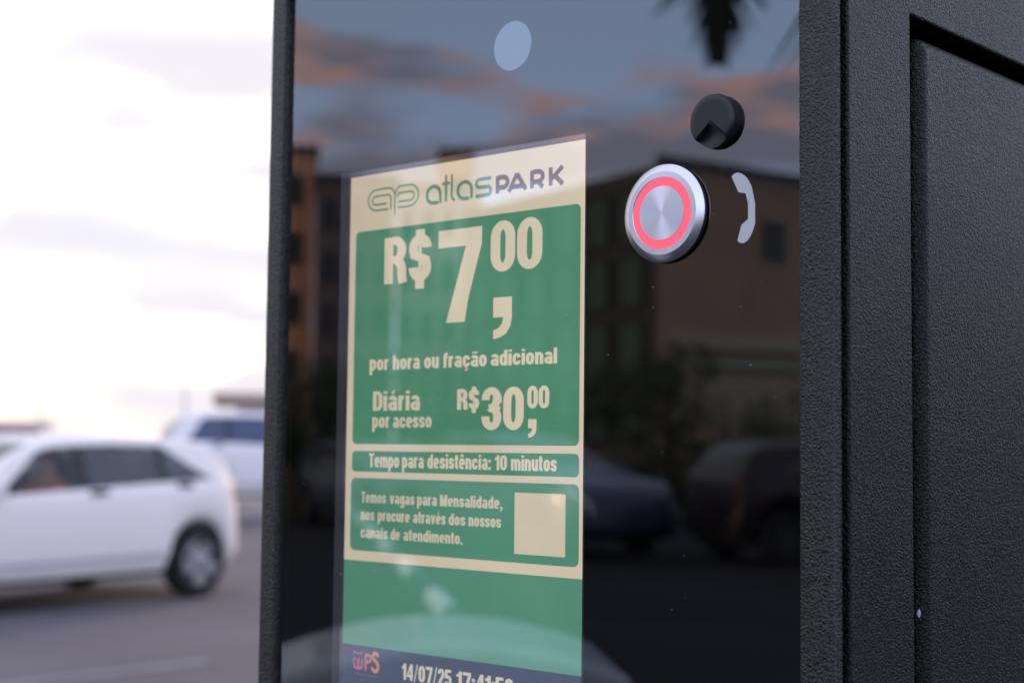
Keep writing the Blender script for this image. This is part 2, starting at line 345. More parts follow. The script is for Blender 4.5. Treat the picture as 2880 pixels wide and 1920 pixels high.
def housing():
    bm = bmesh.new(); vs = {}
    def V(x, y, z):
        k = (round(x, 5), round(y, 5), round(z, 5))
        if k not in vs: vs[k] = bm.verts.new(k)
        return vs[k]
    xs = [XL, -.1516, .0412, XR]; ys = [YF, YD0, YD1, YB]; zs = [ZB, ZD0, ZG0, ZD1, ZG1, ZT]
    for i in range(3):
        for k in range(5):
            if not (i == 1 and 2 <= k <= 3): bm.faces.new((V(xs[i], YF, zs[k]), V(xs[i+1], YF, zs[k]), V(xs[i+1], YF, zs[k+1]), V(xs[i], YF, zs[k+1])))
            bm.faces.new((V(xs[i+1], YB, zs[k]), V(xs[i], YB, zs[k]), V(xs[i], YB, zs[k+1]), V(xs[i+1], YB, zs[k+1])))
    for j in range(3):
        for k in range(5):
            if not (j == 1 and 1 <= k <= 2): bm.faces.new((V(XR, ys[j], zs[k]), V(XR, ys[j+1], zs[k]), V(XR, ys[j+1], zs[k+1]), V(XR, ys[j], zs[k+1])))
            bm.faces.new((V(XL, ys[j+1], zs[k]), V(XL, ys[j], zs[k]), V(XL, ys[j], zs[k+1]), V(XL, ys[j+1], zs[k+1])))
    for i in range(3):
        for j in range(3):
            bm.faces.new((V(xs[i], ys[j], ZT), V(xs[i+1], ys[j], ZT), V(xs[i+1], ys[j+1], ZT), V(xs[i], ys[j+1], ZT)))
            bm.faces.new((V(xs[i], ys[j+1], ZB), V(xs[i+1], ys[j+1], ZB), V(xs[i+1], ys[j], ZB), V(xs[i], ys[j], ZB)))
    me = bpy.data.meshes.new('housing'); bm.to_mesh(me); bm.free(); me.materials.append(powder)
    o = link('housing', me, term)
    sl = o.modifiers.new('solid', 'SOLIDIFY'); sl.thickness = .006; sl.offset = -1
    bv = o.modifiers.new('bevel', 'BEVEL'); bv.width = .0007; bv.segments = 3; bv.limit_method = 'ANGLE'; bv.angle_limit = radians(40)
    for p in me.polygons: p.use_smooth = True
    wn_ = o.modifiers.new('wn', 'WEIGHTED_NORMAL'); wn_.keep_sharp = False
    return o
hs = housing(); hs['label'] = 'black textured metal housing behind the glass front'
def front_frame():
    inn = ((-.1508, ZG0-.0008), (.0404, ZG1+.0002)); out = ((XL+.0002, ZB), (XR-.0010, ZT))
    prof = [(0, .0012), (0, -.0014), (.03, -.0018), (.09, -.002), (.40, -.002), (.86, -.002)]
    for i in range(1, 8):
        a_ = pi/2*i/7; prof.append((.86+.14*sin(a_), -.002+.0013*(1-cos(a_))))
    prof += [(1, -.0004), (.9, -.0003)]
    V = []; F = []
    for t, y in prof:
        x0, z0, x1, z1 = [inn[i][j]*(1-t)+out[i][j]*t for i in (0, 1) for j in (0, 1)]
        V += [(x0, y, z0), (x1, y, z0), (x1, y, z1), (x0, y, z1)]
    for i in range(len(prof)-1):
        for k in range(4): F.append((4*i+k, 4*i+4+k, 4*i+4+(k+1) % 4, 4*i+(k+1) % 4))
    o = mesh('front_frame', V, F, powder_rim, term, smooth=True); e = o.modifiers.new('es', 'EDGE_SPLIT'); e.split_angle = radians(38)
    o['label'] = 'narrow black textured frame with a rounded edge round the glass'
front_frame()
corner_dark_m = mat('corner_shade_black', (.002, .002, .002), .8, spec=.15)
MB().box(.0405, .0494, -.0003, .0035, ZB+.003, ZT-.003).build('seal', corner_dark_m, term); MB().box(-.1568, -.1509, -.0003, .0035, ZB+.003, ZT-.003).build('seal', corner_dark_m, term)  # black strips added so the rounded corner edge reads as shaded
# door on the right side
dm = MB().box(.030, .0516, .0378, YD1-.0036, ZD0+.0036, 1.3260)
door = dm.build('side_door', powder, term, smooth=True, bevel=.0038, seg=6); door['label'] = 'black textured side door with rounded edges set in a dark gap'
door.modifiers.new('wn', 'WEIGHTED_NORMAL')
inner = mat('door_recess_black', (.004, .004, .005), .9, spec=.1)
MB().box(.020, .0262, YD0-.004, YD1+.01, ZD0-.01, 1.340).build('door_recess', inner, term)
lockm = mat('lock_metal', (.5, .5, .5), .3, metal=1)
MB().lathe([(.0, 0), (.011, 0), (.011, .003), (.0095, .004), (0, .004)], 32, Matrix.Translation((.0514, .27, 1.02)) @ Matrix.Rotation(pi/2, 4, 'Y'), cap=False).build('door_lock', lockm, door)
# little chipped spot of paint in the door gap
cb = bmesh.new(); bmesh.ops.create_icosphere(cb, subdivisions=2, radius=.00065)
for v in cb.verts: v.co.x *= .5; v.co.z *= 1.7; v.co += Vector([random.uniform(-.00012, .00012) for _ in range(3)])
me = bpy.data.meshes.new('paint_chip'); cb.to_mesh(me); cb.free(); me.materials.append(mat('bare_metal_chip', (.35, .35, .42), .5))
link('paint_chip', me, term, loc=(.0509, .0362, 1.1810))
# post and foot below
MB().box(-.10, -.005, .10, .26, .02, ZB+.005).build('post', powder, term, bevel=.004)
MB().box(-.20, .095, .02, .34, 0, .02).build('base_plate', powder, term, bevel=.003)
# black mask behind the glass
mask_m = mat('black_print', (.0015, .0015, .0018), .9, spec=0)
mesh('black_backing', [(-.152, .0045, ZG0-.005), (.042, .0045, ZG0-.005), (.042, .0045, ZG1+.003), (-.152, .0045, ZG1+.003)], [(0, 1, 2, 3)], mask_m, term)
# glass
def glass_mat(name, ior, rough=0.0, tint=(1, 1, 1)):
    if name in MATS: return MATS[name]
    m = bpy.data.materials.new(name); m.use_nodes = True; nt = m.node_tree; nt.nodes.clear()
    r0 = ((ior-1)/(ior+1))**2
    lw = nt.nodes.new('ShaderNodeLayerWeight'); lw.inputs[0].default_value = .5
    pw = nt.nodes.new('ShaderNodeMath'); pw.operation = 'POWER'; pw.inputs[1].default_value = 5; nt.links.new(lw.outputs['Facing'], pw.inputs[0])
    fr = nt.nodes.new('ShaderNodeMath'); fr.operation = 'MULTIPLY_ADD'; fr.inputs[1].default_value = 1-r0; fr.inputs[2].default_value = r0; nt.links.new(pw.outputs[0], fr.inputs[0])
    t = nt.nodes.new('ShaderNodeBsdfTransparent'); t.inputs[0].default_value = (*tint, 1)
    g = nt.nodes.new('ShaderNodeBsdfGlossy'); g.inputs['Roughness'].default_value = rough; g.inputs[0].default_value = (1, 1, 1, 1)
    mx = nt.nodes.new('ShaderNodeMixShader'); o = nt.nodes.new('ShaderNodeOutputMaterial')
    nt.links.new(fr.outputs[0], mx.inputs[0]); nt.links.new(t.outputs[0], mx.inputs[1]); nt.links.new(g.outputs[0], mx.inputs[2]); nt.links.new(mx.outputs[0], o.inputs[0])
    MATS[name] = m
    return m
gm = glass_mat('touch_glass', 2.02, 0.004, (.93, .94, .95))
gl = mesh('glass_panel', [(-.1507, 0, ZG0), (.0403, 0, ZG0), (.0403, 0, ZG1), (-.1507, 0, ZG1)], [(0, 1, 2, 3)], gm, term)
gl['label'] = 'glossy dark glass front reflecting the sky and buildings'
dust = MB()
for i in range(60):
    x = random.uniform(-.145, .038); z = random.uniform(1.15, 1.36); r_ = random.uniform(.00004, .00011)
    dust.box(x-r_, x+r_, -.00012, -.00002, z-r_, z+r_)
d_ = dust.build('dust_speck', mat('dust', (.5, .5, .55), .9), gl); d_['kind'] = 'stuff'

# --- camera window and handset print
cw = MB(); cw.v = [(-.0538+.0071*cos(2*pi*i/64), .0004, 1.3333+.0070*sin(2*pi*i/64)) for i in range(64)]; cw.f = [tuple(range(64))]
o = cw.build('camera_window', mat('frosted_window', (.28, .34, .38), .9, spec=0), term); o['label'] = 'round pale camera window near the top of the glass'
ph = [(20.28, 1517.64), (20.88, 1518.25), (21.92, 1518.53), (22.99, 1518.21), (24.18, 1517.47), (25.17, 1516.35), (26.15, 1514.56), (27.13, 1510.28), (27.13, 1505.44), (26.54, 1503.83), (25.76, 1502.39), (24.78, 1501.31), (23.79, 1500.89), (22.61, 1501.09), (22.01, 1501.71), (23.2, 1505.47), (25.09, 1506.7), (25.09, 1510.48), (24.38, 1513.14), (22.32, 1513.56)]
o = mesh('handset_symbol', [(x/1000, -.0001, (z-230)/1000) for x, z in ph], [tuple(range(len(ph)))], mat('grey_print', (.56, .55, .53), .8, spec=0), term); o['label'] = 'pale grey telephone handset symbol beside the call button'

# --- call button
def steel(name, col, rough, an, radial=True):
    m = bpy.data.materials.new(name); m.use_nodes = True; nt = m.node_tree; b = nt.nodes['Principled BSDF']
    b.inputs['Base Color'].default_value = (*col, 1); b.inputs['Metallic'].default_value = 1; b.inputs['Roughness'].default_value = rough; b.inputs['Anisotropic'].default_value = an
    t = nt.nodes.new('ShaderNodeTangent'); t.direction_type = 'RADIAL'; t.axis = 'Z'; nt.links.new(t.outputs[0], b.inputs['Tangent'])
    tc_ = nt.nodes.new('ShaderNodeTexCoord'); s_ = nt.nodes.new('ShaderNodeVectorMath'); s_.operation = 'LENGTH'; mpn = nt.nodes.new('ShaderNodeVectorMath'); mpn.operation = 'MULTIPLY'; mpn.inputs[1].default_value = (1, 1, 0)
    nt.links.new(tc_.outputs['Object'], mpn.inputs[0]); nt.links.new(mpn.outputs[0], s_.inputs[0])
    n = nt.nodes.new('ShaderNodeTexNoise'); n.noise_dimensions = '1D'; n.inputs['Scale'].default_value = 9000; nt.links.new(s_.outputs['Value'], n.inputs['W'])
    u = nt.nodes.new('ShaderNodeBump'); u.inputs['Distance'].default_value = .00002; u.inputs['Strength'].default_value = .35; nt.links.new(n.outputs['Fac'], u.inputs['Height']); nt.links.new(u.outputs[0], b.inputs['Normal'])
    return m
st1 = steel('brushed_steel_disc', (.70, .69, .72), .30, .88); st2 = steel('turned_steel_bezel', (.68, .67, .70), .27, .6)
BT = Matrix.Translation((.0005, 0, 1.2803)) @ Matrix.Rotation(pi/2, 4, 'X')
btn = mesh('call_button', *(lambda q: (q.v, q.f))(MB().lathe([(.0118, -.0002), (.0126, .0001), (.0127, .0006), (.0122, .0011)], 96)), mat('rubber_gasket', (.006, .006, .007), .6), term)
btn.matrix_local = BT; btn['label'] = 'round steel call button with a glowing red ring'
for p in btn.data.polygons: p.use_smooth = True
bz = MB().lathe([(.01225, .0007), (.0126, .0009), (.0126, .0013), (.01248, .00142), (.01078, .00225), (.01065, .0023), (.00925, .0023), (.00915, .00215)], 128, cap=False).build('button_bezel', st2, btn)
for p in bz.data.polygons: p.use_smooth = True
em = bz.modifiers.new('es', 'EDGE_SPLIT'); em.split_angle = radians(20)
MB().lathe([(.00915, .00213), (.00693, .00213)], 128, cap=False).build('lit_ring', mat('red_light_ring', (.5, .05, .08), .5, emit=(1.0, .12, .18), estr=.86), btn)
cp_ = MB().lathe([(.00693, .0020), (.0069, .0023), (.0060, .0023), (.004, .0023), (.002, .0023), (.00001, .0023)], 128, cap=False).build('button_cap', st1, btn)

# --- round black speaker knob with a wedge cut
def knob():
    Rk, H, dep = .00675, .0030, .0021; N = 120; V = []; F = []
    a0, a1 = radians(-137), radians(-42)
    prof = [(Rk, 0), (Rk, H*.62), (Rk*.975, H*.80), (Rk*.92, H*.93), (Rk*.83, H), (Rk*.7, H), (Rk*.5, H), (Rk*.3, H), (Rk*.16, H), (.0001, H)]
    for r, h in prof:
        for k in range(N):
            w = 2*pi*k/N-pi
            inside = a0 < w < a1
            hh = h
            if inside and r > Rk*.13:
                f = (w-a0)/(a1-a0)
                floor_ = H-dep*(1-f)**.55*min(1, max(0, (r/Rk-.13)/.25)) if True else 0
                hh = min(h, floor_)
            V.append((r*cos(w), r*sin(w), hh))
    for i in range(len(prof)-1):
        for k in range(N): F.append((i*N+k, i*N+(k+1) % N, (i+1)*N+(k+1) % N, (i+1)*N+k))
    o = mesh('speaker_knob', V, F, mat('satin_black_plastic', (.011, .011, .014), .40), term, smooth=True)
    o.matrix_local = Matrix.Translation((.0160, 0, 1.3019)) @ Matrix.Rotation(pi/2, 4, 'X')
    e = o.modifiers.new('es', 'EDGE_SPLIT'); e.split_angle = radians(32)
    o['label'] = 'small round black knob with a wedge cut out of its lower half'
knob()

# --- screen
DX = -.8; YS = .0008
scr = MB().box((-125.4+DX)/1000, (-26.3+DX)/1000, .0011, .0014, .90+.21, (1535.2-230)/1000).build('screen', mat('lcd_border', (.035, .035, .042), .6), term)
scr['label'] = 'lit green and cream screen showing parking prices'
cream = emat('screen_cream', (.80, .685, .51), 1.0); green = emat('screen_green', (.085, .30, .18), 1.0)
greend = emat('screen_green_light', (.105, .32, .215), 1.0); navy = emat('screen_navy', (.030, .040, .10), 1.0)
lg = emat('logo_green', (.10, .27, .175)); dk = emat('logo_brown', (.10, .042, .034)); ltr = emat('screen_letter', (.85, .73, .55)); dim = emat('screen_letter_soft', (.76, .67, .51))
X0, X1 = -120.4+DX, -26.4+DX
panel('cream_background', X0, X1, 1416.2, 1533.3, 1, YS, cream, scr, (0, 0, 0, 0))
panel('green_background', X0, X1, 1391.0, 1416.2, 1, YS, greend, scr, (0, 0, 0, 0))
panel('status_bar', X0, X1, 1345, 1391.0, 1, YS, navy, scr, (0, 0, 0, 0))
Y1 = YS-.00004; Y2 = YS-.00008
panel('price_panel', -117.6+DX, -27.8+DX, 1451.2, 1516.1, 1.7, Y1, green, scr)
panel('time_panel', -117.6+DX, -27.7+DX, 1442.9, 1449.1, 1.5, Y1, green, scr)
panel('notice_panel', -117.8+DX, -27.6+DX, 1419.2, 1441.0, 1.9, Y1, greend, scr)
T = lambda n, s, x0, z, h, x1, m=ltr, **k: text(n, s, x0+DX, z, h, x1-x0, m, scr, Y2, **k)
T('lettering', 'R$', -104.6, 1499.2, 14.0, -84.55, gap=.04)
T('lettering', '7', -81.64, 1486.3, 27.0, -64.2)
T('lettering', '00', -60.74, 1499.7, 14.4, -41.37, gap=.05)
_o = mesh('lettering', [((x+DX)/1000, Y2, (z-230)/1000) for x, z in [(-59.5, 1492.5), (-52.4, 1492.5), (-52.4, 1486.6), (-52.9, 1484.3), (-54.6, 1482.2), (-57, 1481.2), (-59.4, 1480.85), (-59.4, 1483.3), (-57.4, 1483.9), (-56.0, 1485.2), (-55.7, 1486.9), (-59.5, 1486.9)]], [tuple(range(12))], ltr, scr)
for w_, a_, b_ in (('por', -110.4, -101.9), ('hora', -100.2, -88.7), ('ou', -86.8, -80.8), ('fração', -79.0, -61.8), ('adicional', -60.2, -35.7)):
    T('lettering', w_, a_, 1473.35, 4.35, b_)
T('lettering', 'Diária', -108.6, 1461.2, 5.85, -88.4, m=dim)
for w_, a_, b_ in (('por', -108.75, -101.1), ('acesso', -99.65, -83.4)): T('lettering', w_, a_, 1456.1, 4.2, b_, m=dim)
T('lettering', 'R$', -73.2, 1461.2, 5.9, -64.5, gap=.04)
T('lettering', '3', -63.5, 1455.4, 12.0, -55.95); T('lettering', '0', -55.25, 1455.4, 12.0, -47.6)
T('lettering', '00', -46.3, 1461.3, 6.2, -38.35, gap=.05)
_o = mesh('lettering', [((x+DX)/1000, Y2, (z-230)/1000) for x, z in [(-45.94, 1458.4), (-42.88, 1458.4), (-42.88, 1455.8), (-43.2, 1454.6), (-44.1, 1453.7), (-45.8, 1453.25), (-45.8, 1454.4), (-44.7, 1454.9), (-44.4, 1455.9), (-45.94, 1455.9)]], [tuple(range(10))], ltr, scr)
for w_, a_, b_ in (('Tempo', -109.9, -96.8), ('para', -95.5, -86.4), ('desistência:', -84.9, -59.7), ('10', -58.2, -53.6), ('minutos', -52.1, -35.5)): T('lettering', w_, a_, 1444.3, 4.15, b_)
for w_, a_, b_ in (('Temos', -113.1, -102.2), ('vagas', -100.5, -90.0), ('para', -88.9, -80.8), ('Mensalidade,', -79.5, -55.1)): T('lettering', w_, a_, 1433.6, 3.3, b_, m=dim)
for w_, a_, b_ in (('nos', -113.1, -107.1), ('procure', -105.6, -91.9), ('através', -90.5, -77.1), ('dos', -75.9, -69.3), ('nossos', -68.0, -55.6)): T('lettering', w_, a_, 1428.4, 3.3, b_, m=dim)
for w_, a_, b_ in (('canais', -113.1, -101.2), ('de', -99.9, -96.0), ('atendimento.', -94.4, -70.3)): T('lettering', w_, a_, 1423.1, 3.3, b_, m=dim)
T('lettering', '14/07/25', -94.2, 1383.0, 4.7, -73.9, m=dim); T('lettering', '17:41:52', -72.0, 1383.0, 4.7, -50.4, m=dim)
# blank square where the scan code sits
panel('code_square', -50.6+DX, -32.3+DX, 1421.6, 1438.3, .3, Y1-.00003, dim, scr)
# header logo
mesh('display_glass', [((X0-1)/1000, YS-.0003, 1.10), ((X1)/1000, YS-.0003, 1.10), ((X1)/1000, YS-.0003, (1534.7-230)/1000), ((X0-1)/1000, YS-.0003, (1534.7-230)/1000)], [(0, 1, 2, 3)], glass_mat('display_glass', 2.25, .012), scr)
def sh(l): return [(x+DX, z) for x, z in l]
A1 = sh([(-100.45, 1519.9), (-100.5, 1524.9)]+arcp(-98.2, 1524.6, 2.3, 3.8, 175, 90)+arcp(-94.2, 1525.2, 3.9, 3.2, 90, -90)+[(-98.9, 1522.0)])
A2 = sh([(-100.5, 1526.2)]+arcp(-103.4, 1525.4, 3.0, 3.0, 20, 90)+arcp(-108.4, 1525.2, 3.9, 3.2, 90, 270)+[(-103.5, 1522.0)])
A3 = sh([(-102.2, 1521.9), (-102.2, 1525.0)]+arcp(-103.7, 1525.2, 1.5, 1.15, 0, 90)+arcp(-108.6, 1525.05, 1.9, 1.3, 90, 270)+[(-104.2, 1523.75)])
A4 = sh([(-98.6, 1526.35)]+arcp(-94.0, 1525.05, 1.9, 1.3, 90, -90)+[(-98.7, 1523.75)])
A5 = sh([(-98.6, 1526.35), (-99.2, 1525.9), (-99.4, 1525.2)])
rpath('logo_mark', [A1, A2, A3, A4, A5], .27, lg, scr, Y2)
atl = [sh(arcp(-84.0, 1524.3, 2.75, 2.45, 0, 270, 20)+[(-82.3, 1521.85)]), sh([(-81.25, 1524.3), (-81.1, 1522.0)]),
       sh([(-78.85, 1529.2), (-78.85, 1522.1)]), sh([(-80.1, 1527.1), (-77.6, 1527.1)]), sh([(-76.5, 1529.2), (-76.5, 1523.2), (-76.1, 1522.3), (-75.4, 1521.9)]),
       sh(arcp(-71.3, 1524.3, 2.75, 2.45, 0, 270, 20)+[(-69.9, 1521.85)]), sh([(-68.55, 1524.3), (-68.5, 1522.0)]),
       sh([(-61.3, 1526.75)]+arcp(-65.4, 1525.6, 1.25, 1.15, 90, 270)+arcp(-62.2, 1523.2, 1.2, 1.2, 90, -90)+[(-66.4, 1522.0)])]
rpath('logo_word', atl, [.55, .52, .5, .42, .42, .55, .52, .55], lg, scr, Y2)
h_ = .70
pk = [sh([(-58.4, 1521.95), (-58.4, 1526.9)]), sh([(-58.4, 1526.4), (-56.2, 1526.4)]+arcp(-56.2, 1524.95, 1.65, 1.45, 90, -90)+[(-58.4, 1523.5)]),
      sh([(-54.1, 1521.95), (-51.0, 1526.8)]), sh([(-51.0, 1526.8), (-47.6, 1521.95)]), sh([(-52.9, 1523.2), (-48.9, 1523.2)]),
      sh([(-45.4, 1522.0), (-45.4, 1527.0)]), sh([(-45.4, 1526.5), (-43.2, 1526.5)]+arcp(-43.2, 1525.1, 1.75, 1.4, 90, -90)+[(-45.4, 1523.7)]), sh([(-43.1, 1523.7), (-41.4, 1522.0)]),
      sh([(-38.6, 1522.0), (-38.6, 1527.1)]), sh([(-38.2, 1523.9), (-34.3, 1526.95)]), sh([(-37.2, 1524.8), (-34.2, 1522.05)])]
rpath('logo_word', pk, h_, dk, scr, Y2, cap=False)
pinkL, salm, oran = emat('logo_pink', (.55, .13, .25)), emat('logo_salmon', (.6, .2, .2)), emat('logo_orange', (.68, .28, .13))
rpath('status_logo', [sh([(-114.9, 1387.0), (-114.8, 1385)]+arcp(-114.0, 1385.1, .8, .8, 180, 270)+[(-113.2, 1384.3)]+arcp(-112.3, 1385.1, .9, .8, 270, 360)+[(-111.4, 1387.0)]), sh([(-113.1, 1387.0), (-113.1, 1384.6)])], .42, pinkL, scr, Y2)
rpath('status_logo', [sh([(-114.8, 1388.8), (-114.8, 1388.9)]), sh([(-113.3, 1388.8), (-113.3, 1388.9)]), sh([(-111.8, 1388.8), (-111.8, 1388.9)])], .4, pinkL, scr, Y2)
rpath('status_logo', [sh([(-109.8, 1384.2), (-109.8, 1388.5)]), sh([(-109.8, 1388.5), (-108.6, 1388.5)]+arcp(-108.6, 1387.5, .9, 1.0, 90, -90)+[(-109.8, 1386.5)])], .45, salm, scr, Y2)
rpath('status_logo', [sh(arcp(-105.6, 1388.3, 1.1, 1.05, 30, 240)+arcp(-105.7, 1385.5, 1.35, 1.45, 70, -150))], .55, oran, scr, Y2)
rpath('status_logo', [sh([(-114.9, 1382.6), (-104.0, 1382.6)])], .14, emat('logo_red', (.30, .06, .12)), scr, Y2)

# ================================================================== cars
def interp(tab, x):
    if x <= tab[0][0]: return tab[0][1]
    for (a, b), (c, d) in zip(tab, tab[1:]):
        if x <= c: return b+(d-b)*(x-a)/(c-a)
    return tab[-1][1]
def smooth_tab(tab, n=3):
    """soften a profile by corner cutting"""
    for _ in range(n):
        t = [tab[0]]
        for p, q in zip(tab, tab[1:]): t += [(p[0]*.75+q[0]*.25, p[1]*.75+q[1]*.25), (p[0]*.25+q[0]*.75, p[1]*.25+q[1]*.75)]
        tab = t+[tab[-1]]
    return tab
HATCH = dict(L0=-.55, L1=3.42, wb=2.62, W=1.64, rw=.298, sill=.25, top=[(-.55, .62), (-.53, .93), (-.46, 1.03), (-.38, 1.18), (-.24, 1.315), (-.05, 1.345), (.6, 1.37), (1.25, 1.36), (1.62, 1.32), (2.30, .98), (2.75, .93), (3.15, .83), (3.35, .70), (3.42, .52)],
             belt=[(-.55, .985), (0, .98), (1.15, .92), (2.4, .865), (3.42, .79)], ws=(1.62, 2.26), rwn=(-.44, -.27), side=((-.16, .34), (2.16, 1.63)), split=(.38, 1.20), roof=1.15)
SUV = dict(L0=-.85, L1=3.60, wb=2.70, W=1.84, rw=.36, sill=.36, top=[(-.85, .80), (-.83, 1.12), (-.75, 1.25), (-.60, 1.55), (-.40, 1.74), (0, 1.79), (.8, 1.81), (1.4, 1.78), (1.75, 1.73), (2.35, 1.22), (2.7, 1.16), (3.3, 1.05), (3.52, .90), (3.60, .65)],
           belt=[(-.85, 1.26), (0, 1.24), (1.0, 1.19), (2.3, 1.12), (3.6, 1.0)], ws=(1.74, 2.32), rwn=(-.72, -.46), side=((-.45, -.15), (2.28, 1.78)), split=(.28, 1.12), roof=1.4)
SEDAN = dict(L0=-.95, L1=3.45, wb=2.60, W=1.74, rw=.31, sill=.27, top=[(-.95, .60), (-.93, .92), (-.85, 1.0), (-.45, 1.03), (.15, 1.36), (.45, 1.42), (.9, 1.44), (1.3, 1.42), (1.6, 1.36), (2.25, 1.0), (2.7, .95), (3.2, .84), (3.38, .70), (3.45, .5)],
             belt=[(-.95, .98), (0, .97), (1.0, .93), (2.2, .89), (3.45, .8)], ws=(1.58, 2.2), rwn=(-.40, .12), side=((-.1, .45), (2.15, 1.62)), split=(.40, 1.10), roof=1.1)
def car_glass(name, col=(.03, .035, .045)): return mat(name, col, .05, spec=.8)
tyre_m = mat('tyre_rubber', (.012, .012, .013), .85); rim_m = mat('alloy', (.36, .36, .38), .35, metal=.9); trim = mat('black_trim', (.015, .015, .017), .6)
see = glass_mat('clear_car_glass', 1.5, 0, (.66, .72, .72)); tint = glass_mat('tinted_car_glass', 1.75, 0, (.20, .24, .26))
def make_car(name, label, cat, spec, paintm, loc, rz, group=None, scale=1, rear_glass=None, handle=trim, simple=False):
    root = empty(name, loc, rz); tag(root, label, cat, group); root.scale = (scale,)*3
    tint = rear_glass or MATS['tinted_car_glass']; c = spec; W2 = c['W']/2; top = smooth_tab(c['top'], 2); nx = 110 if not simple else 70
    def arch(x):
        z = c['sill'] + .05*max(0, 1-abs(x-c['L0'])/.3)+.05*max(0, 1-abs(x-c['L1'])/.3)
        for xc in (0, c['wb']):
            R = c['rw']+.055; d = R*R-(x-xc)**2
            if d > 0: z = max(z, c['rw']+sqrt(d))
        return z
    def ring(x, side=1):
        e0 = max(0, min(1, (x-c['L0'])/.45)); e1 = max(0, min(1, (c['L1']-x)/.75))
        k = (1-.16*(1-e0)**2)*(1-.30*(1-e1)**2); w = W2*k
        zt = interp(top, x); zb = min(interp(c['belt'], x), zt-.035); zl = arch(x)
        zl = min(zl, zb-.1)
        yr = w-.05-max(0, zt-zb-.035)*.42
        P = [(w-.05, zl), (w-.012, zl+.07*(zb-zl)/.6), (w, zl+(zb-zl)*.35), (w-.006, zl+(zb-zl)*.70), (w-.028, zb-.03), (w-.045, zb), (yr+.01, zt-.055 if zt-zb > .06 else zt-.02), (yr-.045, zt-.018), (yr*.55, zt-.003), (0, zt)]
        return P
    def S_(x, v, side=1, off=0):
        P = ring(x); i = min(int(v), len(P)-2); f = v-i
        y = P[i][0]*(1-f)+P[i+1][0]*f; z = P[i][1]*(1-f)+P[i+1][1]*f
        return Vector((x, side*(y+off), z+off*.4))
    body = MB()
    (wr0, wr1), (wf0, wf1) = c['side']
    for side in (1, -1):
        fl = side > 0
        body.grid(lambda u, v: S_(c['L0']+(c['L1']-c['L0'])*u, v*5, side), nx, 10, flip=not fl)
        a_, b_ = 5.04, 5.92
        rear = lambda t: wr0+(wr1-wr0)*t; front = lambda t: wf0+(wf1-wf0)*t
        def pat(xa, xb, va, vb, n=24, m=4):
            body.grid(lambda u, v: S_(xa(v)*(1-u)+xb(v)*u, va+(vb-va)*v, side), n, m, flip=not fl)
        L0 = lambda t: c['L0']; L1 = lambda t: c['L1']
        pat(L0, L1, 5, a_, nx, 1); pat(L0, L1, b_, 6, nx, 1); pat(L0, rear, a_, b_, 20); pat(front, L1, a_, b_, 40)
        pat(L0, lambda t: c['rwn'][0], 6, 7.15, 8, 2); pat(lambda t: c['rwn'][0], lambda t: c['rwn'][1], 6, 7.15, 8, 2)
        body.grid(lambda u, v: S_(c['L0']+(c['L1']-c['L0'])*u, 6+1.15*v, side), nx, 2, flip=not fl) if False else None
        pat(lambda t: c['rwn'][1], L1, 6, 7.15, nx, 2)
        for xa, xb in ((c['L0'], c['rwn'][0]), (c['rwn'][1], c['ws'][0]), (c['ws'][1], c['L1'])):
            body.grid(lambda u, v: S_(xa+(xb-xa)*u, 7.15+(9-7.15)*v, side), max(6, int((xb-xa)*22)), 4, flip=not fl)
        # nose and tail caps
        for xe, f2 in ((c['L0'], fl), (c['L1'], not fl)):
            body.grid(lambda u, v: (lambda p: Vector((xe, p.y*(1-u), p.z)))(S_(xe, v*9, side)), 1, 18, flip=f2)
        # windows
        e = .02
        segs = [(lambda t: rear(t)+e, lambda t: c['split'][0]-.02+.0*t, 'side_window', tint), (lambda t: c['split'][0]+.02, lambda t: c['split'][1]-.035, 'side_window', tint), (lambda t: c['split'][1]+.035, lambda t: front(t)-e, 'side_window', rear_glass or see)]
        for xa, xb, nm, gm_ in segs:
            if simple: gm_ = car_glass('dark_car_glass')
            w_ = MB().grid(lambda u, v: S_(xa(v)*(1-u)+xb(v)*u, a_+(b_-a_)*v, side, -.004), 10, 4, flip=not fl); w_.build(nm, gm_, root, smooth=True)
        for xs_ in c['split']:
            pl_ = MB(); pl_.grid(lambda u, v: S_(xs_-.035+.07*u, a_+(b_-a_)*v, side, 0), 1, 4, flip=not fl); pl_.build('window_pillar', trim, root)
        for xs_, z_ in ((c['split'][1]-.10, 4.35), (c['split'][0]-.20, 4.35)):
            p = S_(xs_, z_, side)
            MB().box(p.x-.085, p.x+.085, p.y-.02, p.y+.022, p.z-.022, p.z+.022).build('door_handle', handle, root, bevel=.012)
        p = S_(wf0-.02, 5.0, side); MB().box(p.x-.06, p.x+.05, min(p.y-.02*side, p.y+.17*side), max(p.y-.02*side, p.y+.17*side), p.z, p.z+.13).build('wing_mirror', paintm, root, bevel=.03, seg=3)
        mo = MB().grid(lambda u, v: S_(.42+(c['wb']-.84)*u, 1.15+.25*v, side, .006), 30, 1, flip=not fl); mo.build('side_moulding', mat(name+'_moulding', (.42, .40, .42), .6) if not simple else trim, root, smooth=True)
        p = S_(c['L0'], 3.6, side)
        MB().grid(lambda u, v: S_(c['L0']+.001+.10*u, 3.3+1.6*v, side, .006), 4, 4, flip=not fl).build('tail_lamp', mat('tail_lamp_dark', (.07, .005, .005), .5) if simple else mat('tail_lamp_red', (.30, .02, .02), .5, spec=.3), root, smooth=True)
        MB().grid(lambda u, v: S_(c['L1']-.36+.33*u, 3.6+1.6*v, side, .006), 6, 4, flip=not fl).build('headlight', mat('headlamp', (.55, .57, .6), .12, spec=.8), root, smooth=True)
